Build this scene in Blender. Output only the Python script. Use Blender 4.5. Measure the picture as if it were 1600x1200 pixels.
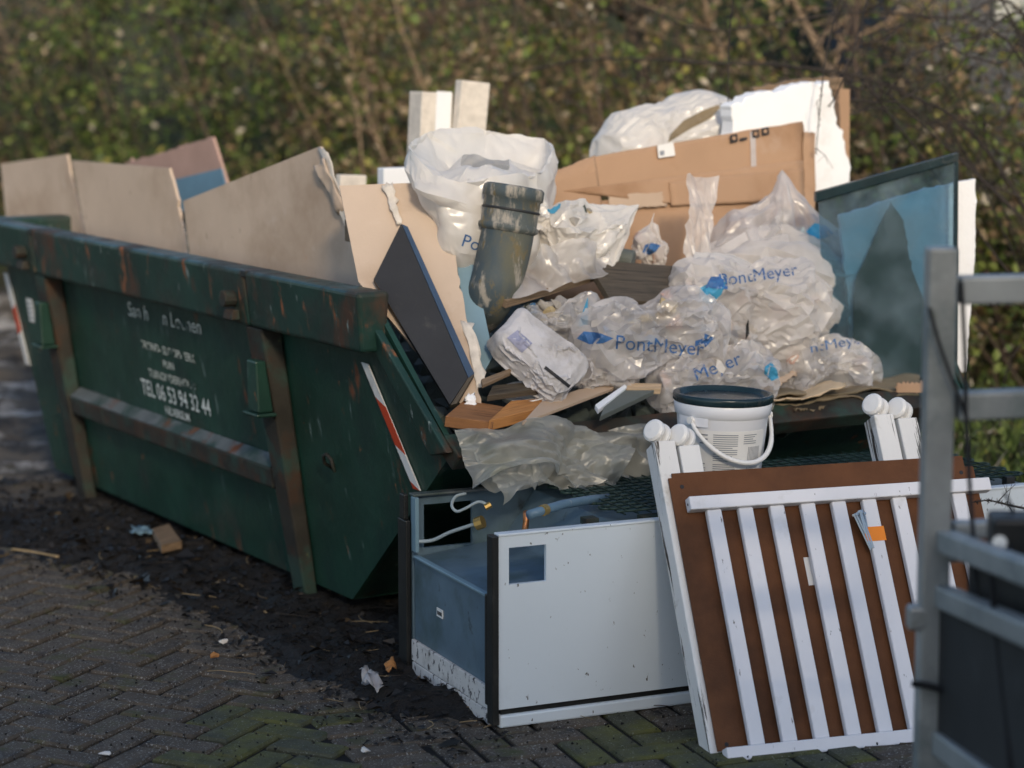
import bpy, bmesh, math, random
import numpy as np
from mathutils import Vector, Matrix, noise
from mathutils.bvhtree import BVHTree
for o in list(bpy.data.objects): bpy.data.objects.remove(o, do_unlink=True)
SC = bpy.context.scene; C = SC.collection
R = math.radians
# ------------------------------------------------------------ camera, sky, sun, exposure
CAM_H, FPX, PITCH = 1.85, 3600.0, R(8.42)
cam = bpy.data.cameras.new('camera'); camo = bpy.data.objects.new('camera', cam); C.objects.link(camo)
camo.location = (0, 0, CAM_H); camo.rotation_euler = (R(90) - PITCH, 0, 0)
cam.sensor_width = 36.0; cam.lens = 36.0 * FPX / 1600.0
cam.clip_start = 0.1; cam.clip_end = 1500
cam.dof.use_dof = True; cam.dof.focus_distance = 6.5; cam.dof.aperture_fstop = 2.0
SC.camera = camo
SUN_EL, SUN_AZ = 24.0, 168.0        # azimuth clockwise from +Y (the view direction): low winter sun over the camera's right shoulder
w = bpy.data.worlds.new('World'); SC.world = w; w.use_nodes = True
nt = w.node_tree; bg = nt.nodes['Background']
sky = nt.nodes.new('ShaderNodeTexSky'); sky.sky_type = 'NISHITA'; sky.sun_disc = False
sky.sun_elevation = R(SUN_EL); sky.sun_rotation = R(SUN_AZ)
sky.air_density = 1.0; sky.dust_density = 1.8; sky.ozone_density = 2.0
nt.links.new(sky.outputs[0], bg.inputs[0]); bg.inputs[1].default_value = 0.135
sl = bpy.data.lights.new('sun', 'SUN'); sl.energy = 2.0; sl.angle = R(7); sl.color = (1.0, 0.83, 0.62)
so = bpy.data.objects.new('sun', sl); C.objects.link(so); so.location = (6, -14, 20)
_d = Vector((math.sin(R(SUN_AZ)) * math.cos(R(SUN_EL)), math.cos(R(SUN_AZ)) * math.cos(R(SUN_EL)), math.sin(R(SUN_EL))))
so.rotation_euler = _d.to_track_quat('Z', 'Y').to_euler()
vs = SC.view_settings; vs.view_transform = 'Standard'; vs.look = 'None'; vs.exposure = 0.6; vs.gamma = 1.0
vs.use_curve_mapping = False
SC.render.resolution_x = 1024; SC.render.resolution_y = 768
SC.cycles.transparent_max_bounces = 24; SC.cycles.max_bounces = 10

# ------------------------------------------------------------ pixels to places
CP, SP = math.cos(PITCH), math.sin(PITCH)
EYE = Vector((0, 0, CAM_H)); ZUP = Vector((0, 0, 1))
def ray(px, py):
    y = (600 - py) / FPX
    return Vector(((px - 800) / FPX, CP + y * SP, -SP + y * CP))
def at_z(px, py, z=0.0):
    d = ray(px, py); return EYE + d * ((z - CAM_H) / d.z)
def at_y(px, py, Y):
    d = ray(px, py); return EYE + d * (Y / d.y)
def on_plane(px, py, p, n):
    d = ray(px, py); return EYE + d * (n.dot(p - EYE) / n.dot(d))
# skip frame: U runs along the long side away from the camera, V across it
SK = Vector((-0.668, 7.568, 0)); _a = R(31.5)
U = Vector((-math.sin(_a), math.cos(_a), 0)); V = Vector((math.cos(_a), math.sin(_a), 0))
def S(u, v, z=0.0): return SK + U * u + V * v + ZUP * z
def on_u(px, py, u): return on_plane(px, py, SK + U * u, U)
def on_v(px, py, v): return on_plane(px, py, SK + V * v, V)

# ------------------------------------------------------------ materials
MATS = {}
def lin(c):
    if isinstance(c, (int, float)): c = (c, c, c)
    return (c[0], c[1], c[2], 1.0)
def mat(name, base, rough=0.6, metal=0.0, var=0.12, vscale=6.0, layers=(), bump=0.15, bscale=60.0, stretch=(1, 1, 1),
        spec=0.4, coat=0.0, bdist=0.004, rvar=0.1):
    """principled material; layers = (colour, scale, lo, hi, stretch, kind[, rough]) laid over each other by noise"""
    m = bpy.data.materials.new(name); m.use_nodes = True; MATS[name] = m
    N = m.node_tree.nodes; L = m.node_tree.links; b = N['Principled BSDF']
    tc = N.new('ShaderNodeTexCoord')
    def mapped(st):
        mp = N.new('ShaderNodeMapping'); mp.inputs['Scale'].default_value = st
        oi = N.new('ShaderNodeObjectInfo')
        mul = N.new('ShaderNodeVectorMath'); mul.operation = 'SCALE'; mul.inputs[0].default_value = (13.1, 7.7, 5.3)
        L.new(oi.outputs['Random'], mul.inputs['Scale']); L.new(mul.outputs[0], mp.inputs['Location'])
        L.new(tc.outputs['Object'], mp.inputs['Vector']); return mp.outputs[0]
    def noise_(scale, st, kind='noise', detail=6.0, ro=0.6):
        if kind == 'voronoi':
            n = N.new('ShaderNodeTexVoronoi'); n.inputs['Scale'].default_value = scale
            L.new(mapped(st), n.inputs['Vector']); return n.outputs['Distance']
        n = N.new('ShaderNodeTexNoise'); n.inputs['Scale'].default_value = scale
        n.inputs['Detail'].default_value = detail; n.inputs['Roughness'].default_value = ro
        L.new(mapped(st), n.inputs['Vector']); return n.outputs['Fac']
    rgb = N.new('ShaderNodeMixRGB'); base = lin(base)
    rgb.inputs[1].default_value = tuple(x * (1 - var) for x in base[:3]) + (1,)
    rgb.inputs[2].default_value = tuple(min(1, x * (1 + var)) for x in base[:3]) + (1,)
    rp = N.new('ShaderNodeMapRange'); rp.inputs[1].default_value = 0.3; rp.inputs[2].default_value = 0.7
    L.new(noise_(vscale, stretch), rp.inputs[0]); L.new(rp.outputs[0], rgb.inputs[0])
    col = rgb.outputs[0]
    rr = N.new('ShaderNodeMapRange'); rr.inputs[3].default_value = max(0.03, rough - rvar); rr.inputs[4].default_value = min(1, rough + rvar)
    L.new(noise_(vscale * 2.3, stretch), rr.inputs[0]); rv = rr.outputs[0]
    for ly in layers:
        c, sc, lo, hi, st, kind = ly[:6]
        mr = N.new('ShaderNodeMapRange'); mr.inputs[1].default_value = lo; mr.inputs[2].default_value = hi
        mr.clamp = True; L.new(noise_(sc, st, kind, 8.0, 0.65), mr.inputs[0])
        mx = N.new('ShaderNodeMixRGB'); L.new(mr.outputs[0], mx.inputs[0]); L.new(col, mx.inputs[1]); mx.inputs[2].default_value = lin(c)
        col = mx.outputs[0]
        if len(ly) > 6:
            m2 = N.new('ShaderNodeMapRange'); L.new(mr.outputs[0], m2.inputs[0]); L.new(rv, m2.inputs[3]); m2.inputs[4].default_value = ly[6]; rv = m2.outputs[0]
    L.new(col, b.inputs['Base Color']); L.new(rv, b.inputs['Roughness'])
    b.inputs['Metallic'].default_value = metal; b.inputs['Specular IOR Level'].default_value = spec
    b.inputs['Coat Weight'].default_value = coat
    if bump:
        bp = N.new('ShaderNodeBump'); bp.inputs['Strength'].default_value = bump; bp.inputs['Distance'].default_value = bdist
        L.new(noise_(bscale, stretch, 'noise', 8.0), bp.inputs['Height']); L.new(bp.outputs[0], b.inputs['Normal'])
    return m
RUST = (0.13, 0.045, 0.018); DIRT = (0.028, 0.022, 0.016); MOSS = (0.06, 0.07, 0.012)
one = (1, 1, 1)
mat('skip_paint', (0.012, 0.043, 0.031), 0.42, var=0.3, vscale=3, bump=0.4, bscale=5, bdist=.02, layers=[
    ((0.011, 0.03, 0.026), 5, .5, .7, (1, 1, .5), 'noise'), (DIRT, 2.2, .58, .78, (1, 1, .8), 'noise', .85),
    (RUST, 9, .62, .70, (1, 1, .35), 'noise', .8), ((0.25, 0.09, 0.03), 17, .665, .69, (1, 1, .45), 'noise', .8), ((0.10, 0.15, 0.14), 34, .64, .70, (1, 1, .12), 'noise')])
mat('skip_rim_paint', (0.012, 0.038, 0.030), 0.4, var=0.3, vscale=4, bump=0.3, bscale=25, layers=[
    (DIRT, 3, .5, .7, one, 'noise', .85), ((0.06, 0.03, 0.016), 4.5, .55, .66, (1, 1, .6), 'noise', .8), ((0.2, 0.075, 0.03), 14, .60, .68, (1, 1, .4), 'noise', .85),
    ((0.16, 0.2, 0.19), 30, .63, .69, (1, 1, .3), 'noise')])
mat('rusty_steel', (0.022, 0.020, 0.015), 0.7, var=0.4, vscale=8, bump=0.4, bscale=40, layers=[
    ((0.055, 0.026, 0.013), 6, .5, .66, one, 'noise', .9), ((0.02, 0.045, 0.035), 5, .50, .60, one, 'noise'), ((0.11, 0.11, 0.05), 15, .66, .74, one, 'noise')])
mat('worn_skylit_rail', (0.10, 0.115, 0.12), 0.5, var=0.3, vscale=7, bump=0.3, layers=[((0.025, 0.05, 0.04), 5, .45, .6, one, 'noise'), (RUST, 8, .58, .7, one, 'noise', .9)])  # pale blue-grey base holds sky light; green and rust layers are wear
mat('red_reflector', (0.42, 0.05, 0.018), 0.35, var=0.15, layers=[(DIRT, 9, .62, .8, one, 'noise')])
mat('white_reflector', (0.62, 0.63, 0.62), 0.35, var=0.1, layers=[((0.2, 0.2, 0.19), 9, .55, .75, one, 'noise')])
mat('stencil_white', (0.62, 0.66, 0.64), 0.6, var=0.1, layers=[((0.02, 0.055, 0.045), 42, .60, .66, one, 'noise')])
mat('stencil_faded', (0.55, 0.58, 0.52), 0.6, var=0.1, layers=[((0.02, 0.055, 0.045), 16, .54, .60, one, 'noise')])
mat('fridge_white', (0.62, 0.69, 0.74), 0.33, var=0.03, vscale=2, bump=0.03, layers=[((0.40, 0.42, 0.43), 1.3, .58, .9, one, 'noise'), ((0.10, 0.10, 0.09), 60, .665, .69, (1, 1, .5), 'noise')])
mat('fridge_blue', (0.10, 0.155, 0.20), 0.4, var=0.2, vscale=5, bump=0.1, layers=[((0.05, 0.085, 0.085), 4, .5, .7, one, 'noise'), ((0.04, 0.045, 0.04), 9, .62, .75, one, 'noise', .8)])
mat('speckled_foam', (0.55, 0.54, 0.52), 0.85, var=0.1, bump=0.4, layers=[((0.05, 0.045, 0.05), 55, .56, .6, (1, 1, .6), 'noise'), ((0.2, 0.19, 0.17), 8, .55, .75, one, 'noise')])
mat('black_plastic', (0.012, 0.013, 0.013), 0.45, var=0.3, layers=[((0.04, 0.038, 0.033), 12, .6, .75, one, 'noise', .8)])
mat('black_wire', (0.014, 0.034, 0.028), 0.45, var=0.3)
mat('copper', (0.42, 0.17, 0.07), 0.4, 0.8, var=0.3, layers=[((0.2, 0.12, 0.05), 30, .5, .6, one, 'noise')])
mat('brass', (0.45, 0.3, 0.1), 0.4, 0.8)
mat('zinc', (0.45, 0.47, 0.48), 0.35, 0.9, var=0.2)
mat('cable_grey', (0.30, 0.36, 0.38), 0.5)
mat('hose_blue', (0.11, 0.19, 0.26), 0.45, layers=[((0.3, 0.32, 0.3), 25, .62, .7, one, 'noise')])
mat('paper_label', (0.72, 0.71, 0.68), 0.7, var=0.05)
mat('ink_black', (0.02, 0.02, 0.022), 0.7)
mat('ink_grey', (0.22, 0.24, 0.27), 0.7)
mat('ink_blue', (0.04, 0.12, 0.29), 0.5, var=0.25, vscale=20)
mat('ink_cyan', (0.05, 0.27, 0.44), 0.5, var=0.2, vscale=20)
mat('white_wood', (0.76, 0.75, 0.76), 0.45, var=0.04, vscale=5, bump=0.1, bscale=40, layers=[((0.45, 0.43, 0.38), 5, .62, .85, one, 'noise'), ((0.16, 0.14, 0.12), 55, .65, .68, (1, .35, 1), 'noise')])
mat('cracked_paint', (0.74, 0.73, 0.70), 0.6, var=0.06, bump=0.5, bscale=30, stretch=(1, .12, 1), layers=[((0.06, 0.05, 0.04), 40, .585, .61, (1, .06, 1), 'noise', .9), ((0.42, 0.39, 0.33), 8, .6, .75, (1, 1, .4), 'noise')])
mat('caster_plastic', (0.78, 0.77, 0.74), 0.35, var=0.03)
mat('hardboard', (0.125, 0.05, 0.02), 0.65, spec=.2, var=0.16, vscale=9, bump=0.2, bscale=160, layers=[((0.055, 0.024, 0.011), 2.5, .5, .75, one, 'noise'), ((0.3, 0.2, 0.13), 130, .74, .78, one, 'noise'), (DIRT, 3, .66, .8, one, 'noise')])
mat('orange_tape', (0.85, 0.24, 0.008), 0.4, var=0.08)
mat('plasterboard', (0.52, 0.41, 0.315), 0.85, var=0.07, vscale=3, bump=0.15, bscale=120, layers=[((0.38, 0.28, 0.20), 1.8, .48, .68, one, 'noise'), ((0.30, 0.22, 0.16), 26, .66, .70, (1, .3, 1), 'noise'), ((0.56, 0.47, 0.39), 6, .6, .8, one, 'noise'), ((0.45, 0.24, 0.12), 4, .66, .8, one, 'noise')])
mat('plaster_core', (0.62, 0.57, 0.50), 0.9, var=0.15, vscale=30, bump=0.6, bscale=60)
mat('pink_board', (0.40, 0.26, 0.21), 0.85, var=0.1, bump=0.15)
mat('blue_paint', (0.13, 0.25, 0.34), 0.5, var=0.12, bump=0.05)
mat('black_board', (0.017, 0.018, 0.02), 0.5, var=0.25, bump=0.15, layers=[((0.07, 0.068, 0.062), 7, .62, .78, one, 'noise', .8)])
mat('navy_edge', (0.03, 0.06, 0.11), 0.45, var=0.2)
mat('grey_blue_board', (0.16, 0.26, 0.32), 0.45, var=0.1, bump=0.05, layers=[((0.3, 0.33, 0.33), 9, .62, .8, one, 'noise')])
WG = (14, 1.4, 14)
def wood(name, c, dark, **k):
    mat(name, c, k.get('rough', .75), var=.25, vscale=5, stretch=(1.2, 14, 14), bump=.35, bscale=9, bdist=.003,
        layers=[(dark, 5, .52, .66, (.9, 16, 16), 'noise'), (k.get('stain', DIRT), 3, .56, .78, one, 'noise')])
wood('wood_brown', (0.25, 0.115, 0.045), (0.12, 0.05, 0.02))
wood('wood_weathered', (0.21, 0.145, 0.09), (0.10, 0.07, 0.042), stain=(0.055, 0.06, 0.03))
wood('wood_pale', (0.50, 0.37, 0.24), (0.38, 0.26, 0.15), stain=(0.3, 0.22, 0.14))
wood('wood_dark', (0.075, 0.06, 0.042), (0.035, 0.028, 0.02), stain=(0.02, 0.022, 0.014))
wood('wood_splinter', (0.42, 0.19, 0.06), (0.24, 0.10, 0.03), stain=(0.2, 0.1, 0.04))
mat('fibre_panel', (0.44, 0.33, 0.24), 0.8, var=.06, bump=.1)
mat('greygreen_board', (0.11, 0.125, 0.115), 0.6, var=.12, vscale=4, bump=.1, layers=[((0.05, 0.06, 0.05), 3, .55, .75, one, 'noise')])
mat('cardboard', (0.37, 0.235, 0.145), 0.9, var=.07, vscale=2.5, bump=.25, bscale=14, layers=[((0.29, 0.17, 0.095), 2.2, .50, .68, one, 'noise'), ((0.43, 0.31, 0.225), 3.5, .62, .8, one, 'noise')])
mat('cardboard_dirty', (0.19, 0.15, 0.095), 0.9, var=.2, vscale=4, bump=.3, bscale=20, layers=[((0.07, 0.065, 0.035), 3, .5, .7, one, 'noise'), ((0.36, 0.28, 0.18), 9, .62, .75, one, 'noise')])
mat('cardboard_inner', (0.55, 0.42, 0.27), 0.9, var=.1)
mat('foam_white', (0.84, 0.85, 0.86), 0.8, var=.02, bump=.35, bscale=120, layers=[((0.6, 0.58, 0.54), 2.5, .64, .85, one, 'noise')])
mat('white_board', (0.76, 0.78, 0.80), 0.6, var=.03)
mat('pvc_pipe', (0.050, 0.072, 0.085), 0.6, var=.12, vscale=4, bump=.4, bscale=18, layers=[((0.12, 0.12, 0.09), 5, .42, .62, (1, 1, .5), 'noise', .95), ((0.34, 0.31, 0.26), 14, .52, .60, (1, 1, .35), 'noise', .95), ((0.16, 0.13, 0.07), 22, .56, .64, (1, 1, .5), 'noise', .95)])
mat('pvc_dark', (0.02, 0.022, 0.024), 0.6)
mat('bucket_plastic', (0.76, 0.77, 0.80), 0.32, var=.02, bump=.02)
mat('bucket_lid', (0.012, 0.028, 0.034), 0.25, var=.3, layers=[((0.05, 0.05, 0.045), 8, .6, .8, one, 'noise', .7)])
mat('woven_sack', (0.50, 0.49, 0.50), 0.7, var=.1, vscale=6, bump=.5, bscale=150, layers=[((0.26, 0.24, 0.22), 5, .5, .72, one, 'noise')])
mat('galvanised', (0.33, 0.345, 0.335), 0.45, 0.35, var=.2, vscale=5, bump=.1, layers=[((0.12, 0.15, 0.145), 4, .5, .7, one, 'noise', .7), ((0.16, 0.18, 0.13), 9, .62, .75, one, 'noise', .8)])
mat('trailer_panel', (0.028, 0.028, 0.027), 0.75, var=.25, vscale=4, layers=[((0.06, 0.06, 0.057), 5, .55, .75, one, 'noise')])
mat('rope_black', (0.012, 0.012, 0.013), 0.8)
mat('paver', (0.082, 0.065, 0.047), 0.9, var=.32, vscale=14, bump=.6, bscale=170, bdist=.003, layers=[
    ((0.028, 0.027, 0.028), 9, .52, .72, one, 'noise'), ((0.30, 0.29, 0.26), 140, .575, .63, one, 'noise'), ((0.05, 0.055, 0.016), 7, .55, .70, one, 'noise')])
mat('paver_mossy', (0.062, 0.064, 0.04), 0.95, var=.25, vscale=14, bump=.8, bscale=140, bdist=.004, layers=[
    ((0.10, 0.10, 0.028), 6, .42, .62, one, 'noise'), ((0.045, 0.05, 0.016), 20, .55, .7, one, 'noise'), ((0.25, 0.25, 0.2), 150, .60, .66, one, 'noise')])
mat('soil', (0.0095, 0.0076, 0.006), 0.85, var=.5, vscale=7, bump=1.0, bscale=45, bdist=.02, layers=[((0.026, 0.021, 0.016), 11, .58, .74, one, 'noise'), ((0.006, 0.006, 0.0055), 4, .5, .7, one, 'noise', .5)])
mat('joint_sand', (0.006, 0.0055, 0.005), 0.95, var=.3, bump=.4)
mat('mud', (0.075, 0.063, 0.048), 0.75, var=.4, vscale=5, bump=.8, bscale=30, bdist=.02, layers=[((0.016, 0.014, 0.012), 3.2, .48, .58, one, 'noise'), ((0.05, 0.06, 0.02), 5, .62, .7, one, 'noise'), ((0.36, 0.34, 0.31), 2.6, .53, .63, (1, 1, 1), 'noise', .3)])
mat('forest_floor', (0.034, 0.034, 0.016), 0.95, var=.4, vscale=4, bump=.8, bscale=20, bdist=.03, layers=[((0.04, 0.055, 0.016), 2, .5, .65, one, 'noise')])
mat('rubble_grey', (0.30, 0.28, 0.25), 0.9, var=.4, vscale=9, bump=.4)
mat('rubble_pink', (0.50, 0.34, 0.28), 0.9, var=.3, vscale=9, bump=.4)
mat('rubble_white', (0.66, 0.62, 0.56), 0.9, var=.2, vscale=9, bump=.4)
mat('rubble_blue', (0.06, 0.16, 0.30), 0.7, var=.3, vscale=9, bump=.3)
mat('rubble_ochre', (0.42, 0.33, 0.18), 0.9, var=.3, vscale=9, bump=.4)
mat('rubble_dark', (0.05, 0.065, 0.06), 0.8, var=.4, vscale=9, bump=.4)

def film_mat(name, tint, opac, lo=.25, dirt=(0.30, 0.26, 0.2), dirt_amt=.3, trans=.5, gloss=.22, rough=.25):
    """thin polythene film: part see-through, part scattering, with a glossy skin"""
    m = bpy.data.materials.new(name); m.use_nodes = True; MATS[name] = m
    N = m.node_tree.nodes; L = m.node_tree.links
    for n in list(N):
        if n.type != 'OUTPUT_MATERIAL': N.remove(n)
    out = [n for n in N if n.type == 'OUTPUT_MATERIAL'][0]
    tc = N.new('ShaderNodeTexCoord')
    def nz(scale, a, b, c, d, det=5):
        n = N.new('ShaderNodeTexNoise'); n.inputs['Scale'].default_value = scale; n.inputs['Detail'].default_value = det
        L.new(tc.outputs['Object'], n.inputs['Vector'])
        r = N.new('ShaderNodeMapRange'); r.inputs[1].default_value = a; r.inputs[2].default_value = b; r.inputs[3].default_value = c; r.inputs[4].default_value = d
        L.new(n.outputs['Fac'], r.inputs[0]); return r.outputs[0]
    cm = N.new('ShaderNodeMixRGB'); L.new(nz(7, .5, .75, 0, dirt_amt, 8), cm.inputs[0]); cm.inputs[1].default_value = lin(tint); cm.inputs[2].default_value = lin(dirt)
    df = N.new('ShaderNodeBsdfDiffuse'); L.new(cm.outputs[0], df.inputs[0])
    tl = N.new('ShaderNodeBsdfTranslucent'); L.new(cm.outputs[0], tl.inputs[0])
    m1 = N.new('ShaderNodeMixShader'); m1.inputs[0].default_value = trans; L.new(df.outputs[0], m1.inputs[1]); L.new(tl.outputs[0], m1.inputs[2])
    tr = N.new('ShaderNodeBsdfTransparent'); tr.inputs[0].default_value = (.96, .96, .96, 1)
    m2 = N.new('ShaderNodeMixShader'); L.new(nz(5, .35, .65, lo, opac), m2.inputs[0]); L.new(tr.outputs[0], m2.inputs[1]); L.new(m1.outputs[0], m2.inputs[2])
    gl = N.new('ShaderNodeBsdfGlossy'); gl.inputs['Roughness'].default_value = rough; gl.inputs[0].default_value = (1, 1, 1, 1)
    fr = N.new('ShaderNodeLayerWeight'); fr.inputs[0].default_value = .35        # same on both faces of the film
    pw = N.new('ShaderNodeMath'); pw.operation = 'POWER'; pw.inputs[1].default_value = 2.5; L.new(fr.outputs['Facing'], pw.inputs[0])
    mg = N.new('ShaderNodeMath'); mg.operation = 'MULTIPLY_ADD'; mg.inputs[1].default_value = gloss * 2.2; mg.inputs[2].default_value = .02 + gloss * .12; mg.use_clamp = True; L.new(pw.outputs[0], mg.inputs[0])
    m3 = N.new('ShaderNodeMixShader'); L.new(mg.outputs[0], m3.inputs[0]); L.new(m2.outputs[0], m3.inputs[1]); L.new(gl.outputs[0], m3.inputs[2])
    bn = N.new('ShaderNodeTexNoise'); bn.inputs['Scale'].default_value = 26; bn.inputs['Detail'].default_value = 3; L.new(tc.outputs['Object'], bn.inputs['Vector'])
    bp = N.new('ShaderNodeBump'); bp.inputs['Strength'].default_value = .25; bp.inputs['Distance'].default_value = .003; L.new(bn.outputs['Fac'], bp.inputs['Height'])
    for s in (df, tl, gl): L.new(bp.outputs[0], s.inputs['Normal'])
    L.new(m3.outputs[0], out.inputs['Surface'])
    return m
film_mat('film_white', (0.90, 0.87, 0.82), .97, lo=.84, dirt_amt=.12, trans=.42, gloss=.12)
film_mat('film_milky', (0.88, 0.84, 0.80), .88, lo=.60, dirt_amt=.28, gloss=.10, rough=.3)
film_mat('film_clear', (0.84, 0.81, 0.79), .74, lo=.38, dirt_amt=.32, gloss=.14, rough=.26)
film_mat('film_grey', (0.56, 0.56, 0.50), .78, lo=.42, dirt=(0.30, 0.30, 0.17), dirt_amt=.6, gloss=.12, rough=.3)

# ------------------------------------------------------------ mesh helpers
class MB:
    def __init__(s): s.v = []; s.f = []
    def add(s, vs_, fs):
        k = len(s.v); s.v += [Vector(p) for p in vs_]; s.f += [tuple(i + k for i in f) for f in fs]; return s
    def box(s, a, b, M=None):
        (x0, y0, z0), (x1, y1, z1) = a, b
        p = [Vector(q) for q in ((x0, y0, z0), (x1, y0, z0), (x1, y1, z0), (x0, y1, z0), (x0, y0, z1), (x1, y0, z1), (x1, y1, z1), (x0, y1, z1))]
        if M: p = [M @ q for q in p]
        return s.add(p, [(0, 3, 2, 1), (4, 5, 6, 7), (0, 1, 5, 4), (1, 2, 6, 5), (2, 3, 7, 6), (3, 0, 4, 7)])
    def hexa(s, p):   # eight corners: bottom ring then top ring
        return s.add(p, [(0, 3, 2, 1), (4, 5, 6, 7), (0, 1, 5, 4), (1, 2, 6, 5), (2, 3, 7, 6), (3, 0, 4, 7)])
    def prism(s, poly, off):   # polygon of 3D points swept by the vector off
        n = len(poly); p = [Vector(q) for q in poly]; off = Vector(off)
        return s.add(p + [q + off for q in p], [tuple(range(n)), tuple(range(2 * n - 1, n - 1, -1))] + [((i + 1) % n, i, n + i, n + (i + 1) % n) for i in range(n)])
    def tube(s, pts, r, n=8, closed=False, cap=True):
        pts = [Vector(p) for p in pts]; m = len(pts); rs = r if isinstance(r, (list, tuple)) else [r] * m
        ref = None; vs_ = []
        for i, p in enumerate(pts):
            a = pts[(i - 1) % m] if (closed or i > 0) else p; b = pts[(i + 1) % m] if (closed or i < m - 1) else p
            t = (b - a).normalized()
            if ref is None: ref = t.orthogonal().normalized()
            ref = (ref - t * ref.dot(t)).normalized(); q = t.cross(ref)
            vs_ += [p + (ref * math.cos(6.28319 * k / n) + q * math.sin(6.28319 * k / n)) * rs[i] for k in range(n)]
        fs = []
        for i in range(m if closed else m - 1):
            j = (i + 1) % m
            fs += [(i * n + k, i * n + (k + 1) % n, j * n + (k + 1) % n, j * n + k) for k in range(n)]
        if cap and not closed: fs += [tuple(range(n - 1, -1, -1)), tuple((m - 1) * n + k for k in range(n))]
        return s.add(vs_, fs)
    def lathe(s, prof, M, n=32, a0=0, a1=6.28319):
        full = abs(a1 - a0) > 6.28; k_ = n if full else n + 1
        vs_ = []
        for (r, z) in prof:
            for k in range(k_):
                a = a0 + (a1 - a0) * k / n; vs_.append(M @ Vector((r * math.cos(a), r * math.sin(a), z)))
        fs = []
        for i in range(len(prof) - 1):
            for k in range(n):
                j = (k + 1) % k_; fs.append((i * k_ + k, i * k_ + j, (i + 1) * k_ + j, (i + 1) * k_ + k))
        return s.add(vs_, fs)
    def build(s, name, material, parent=None, M=None, smooth=False, bevel=0.0, seg=2, fix=True):
        """vertices are in the frame M (world if None); parent is an Empty that carries only a location"""
        me = bpy.data.meshes.new(name)
        loc = Matrix.Identity(4) if M is None else M.copy()
        vs_ = s.v
        if M is None and s.v:      # put the origin at the base of the piece
            c = Vector((sum(p.x for p in s.v) / len(s.v), sum(p.y for p in s.v) / len(s.v), min(p.z for p in s.v)))
            vs_ = [p - c for p in s.v]; loc = Matrix.Translation(c)
        me.from_pydata([tuple(p) for p in vs_], [], s.f)
        if fix:
            bm = bmesh.new(); bm.from_mesh(me); bmesh.ops.recalc_face_normals(bm, faces=bm.faces); bm.to_mesh(me); bm.free()
        me.materials.append(MATS[material] if isinstance(material, str) else material)
        if smooth: me.polygons.foreach_set('use_smooth', [True] * len(me.polygons))
        o = bpy.data.objects.new(name, me); C.objects.link(o)
        attach(o, parent, loc)
        if bevel:
            bv = o.modifiers.new('bevel', 'BEVEL'); bv.width = bevel; bv.segments = seg; bv.limit_method = 'ANGLE'; bv.angle_limit = R(35)
        return o
WM = {}
def attach(o, parent, world):
    WM[o.name] = world
    if parent is None: o.matrix_world = world
    else:
        o.parent = parent; o.matrix_parent_inverse = Matrix.Identity(4)
        o.matrix_local = WM[parent.name].inverted() @ world
def thing(name, label, cat, loc, group=None):
    o = bpy.data.objects.new(name, None); C.objects.link(o); o.empty_display_size = .1
    o.location = loc; WM[o.name] = Matrix.Translation(Vector(loc)); return tag(o, label, cat, group)
def tag(o, label=None, cat=None, group=None, kind=None):
    if label: o['label'] = label
    if cat: o['category'] = cat
    if group: o['group'] = group
    if kind: o['kind'] = kind
    return o
def frame(o, x, y):
    x = Vector(x).normalized(); z = x.cross(Vector(y)).normalized(); y = z.cross(x)
    return Matrix(((x.x, y.x, z.x, o[0]), (x.y, y.y, z.y, o[1]), (x.z, y.z, z.z, o[2]), (0, 0, 0, 1)))
def panel(name, pts, th, material, parent=None, rag=0.0, rag_edges=None, back=None, bevel=0.0, seed=1, M=None):
    """flat sheet from coplanar world points, given thickness away from the camera; ragged edges on request"""
    pts = [Vector(p) for p in pts]
    n = (pts[1] - pts[0]).cross(pts[2] - pts[1]).normalized()
    c = sum(pts, Vector()) / len(pts)
    if n.dot(EYE - c) < 0: n = -n
    M = frame(pts[0], pts[1] - pts[0], n.cross(pts[1] - pts[0]))
    if (M.to_3x3() @ Vector((0, 0, 1))).dot(n) < 0: n = n
    Mi = M.inverted(); loc = [Mi @ p for p in pts]; rnd = random.Random(seed)
    out = []
    for i, p in enumerate(loc):
        q = loc[(i + 1) % len(loc)]; out.append(p)
        if rag and (rag_edges is None or i in rag_edges):
            L = (q - p).length; k = max(2, int(L / 0.018)); e = (q - p).normalized(); s_ = Vector((-e.y, e.x, 0))
            for j in range(1, k):
                out.append(p + (q - p) * ((j + rnd.uniform(-.3, .3)) / k) + s_ * (rnd.gauss(0, 1) * rag))
    d = -th if (M.to_3x3() @ Vector((0, 0, 1))).dot(n) > 0 else th
    return MB().prism([Vector((p.x, p.y, 0)) for p in out], (0, 0, d)).build(name, material, parent, M, bevel=bevel)
def text_mesh(body, size, spacing=1.0, bold=0.0, shear=0.0):
    cu = bpy.data.curves.new('text', 'FONT'); cu.body = body; cu.size = size; cu.space_character = spacing
    cu.offset = bold; cu.shear = shear; cu.resolution_u = 3; cu.align_x = 'CENTER'; cu.align_y = 'CENTER'
    o = bpy.data.objects.new('text', cu); C.objects.link(o)
    dg = bpy.context.evaluated_depsgraph_get(); me = bpy.data.meshes.new_from_object(o.evaluated_get(dg))
    bpy.data.objects.remove(o); bpy.data.curves.remove(cu); return me
def text_obj(name, body, size, M, material, parent, sx=1.0, bold=0.0, shear=0.0, spacing=1.0):
    me = text_mesh(body, size, spacing, bold, shear)
    for v in me.vertices: v.co.x *= sx
    me.materials.clear(); me.materials.append(MATS[material])
    o = bpy.data.objects.new(name, me); C.objects.link(o); attach(o, parent, M); return o
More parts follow.
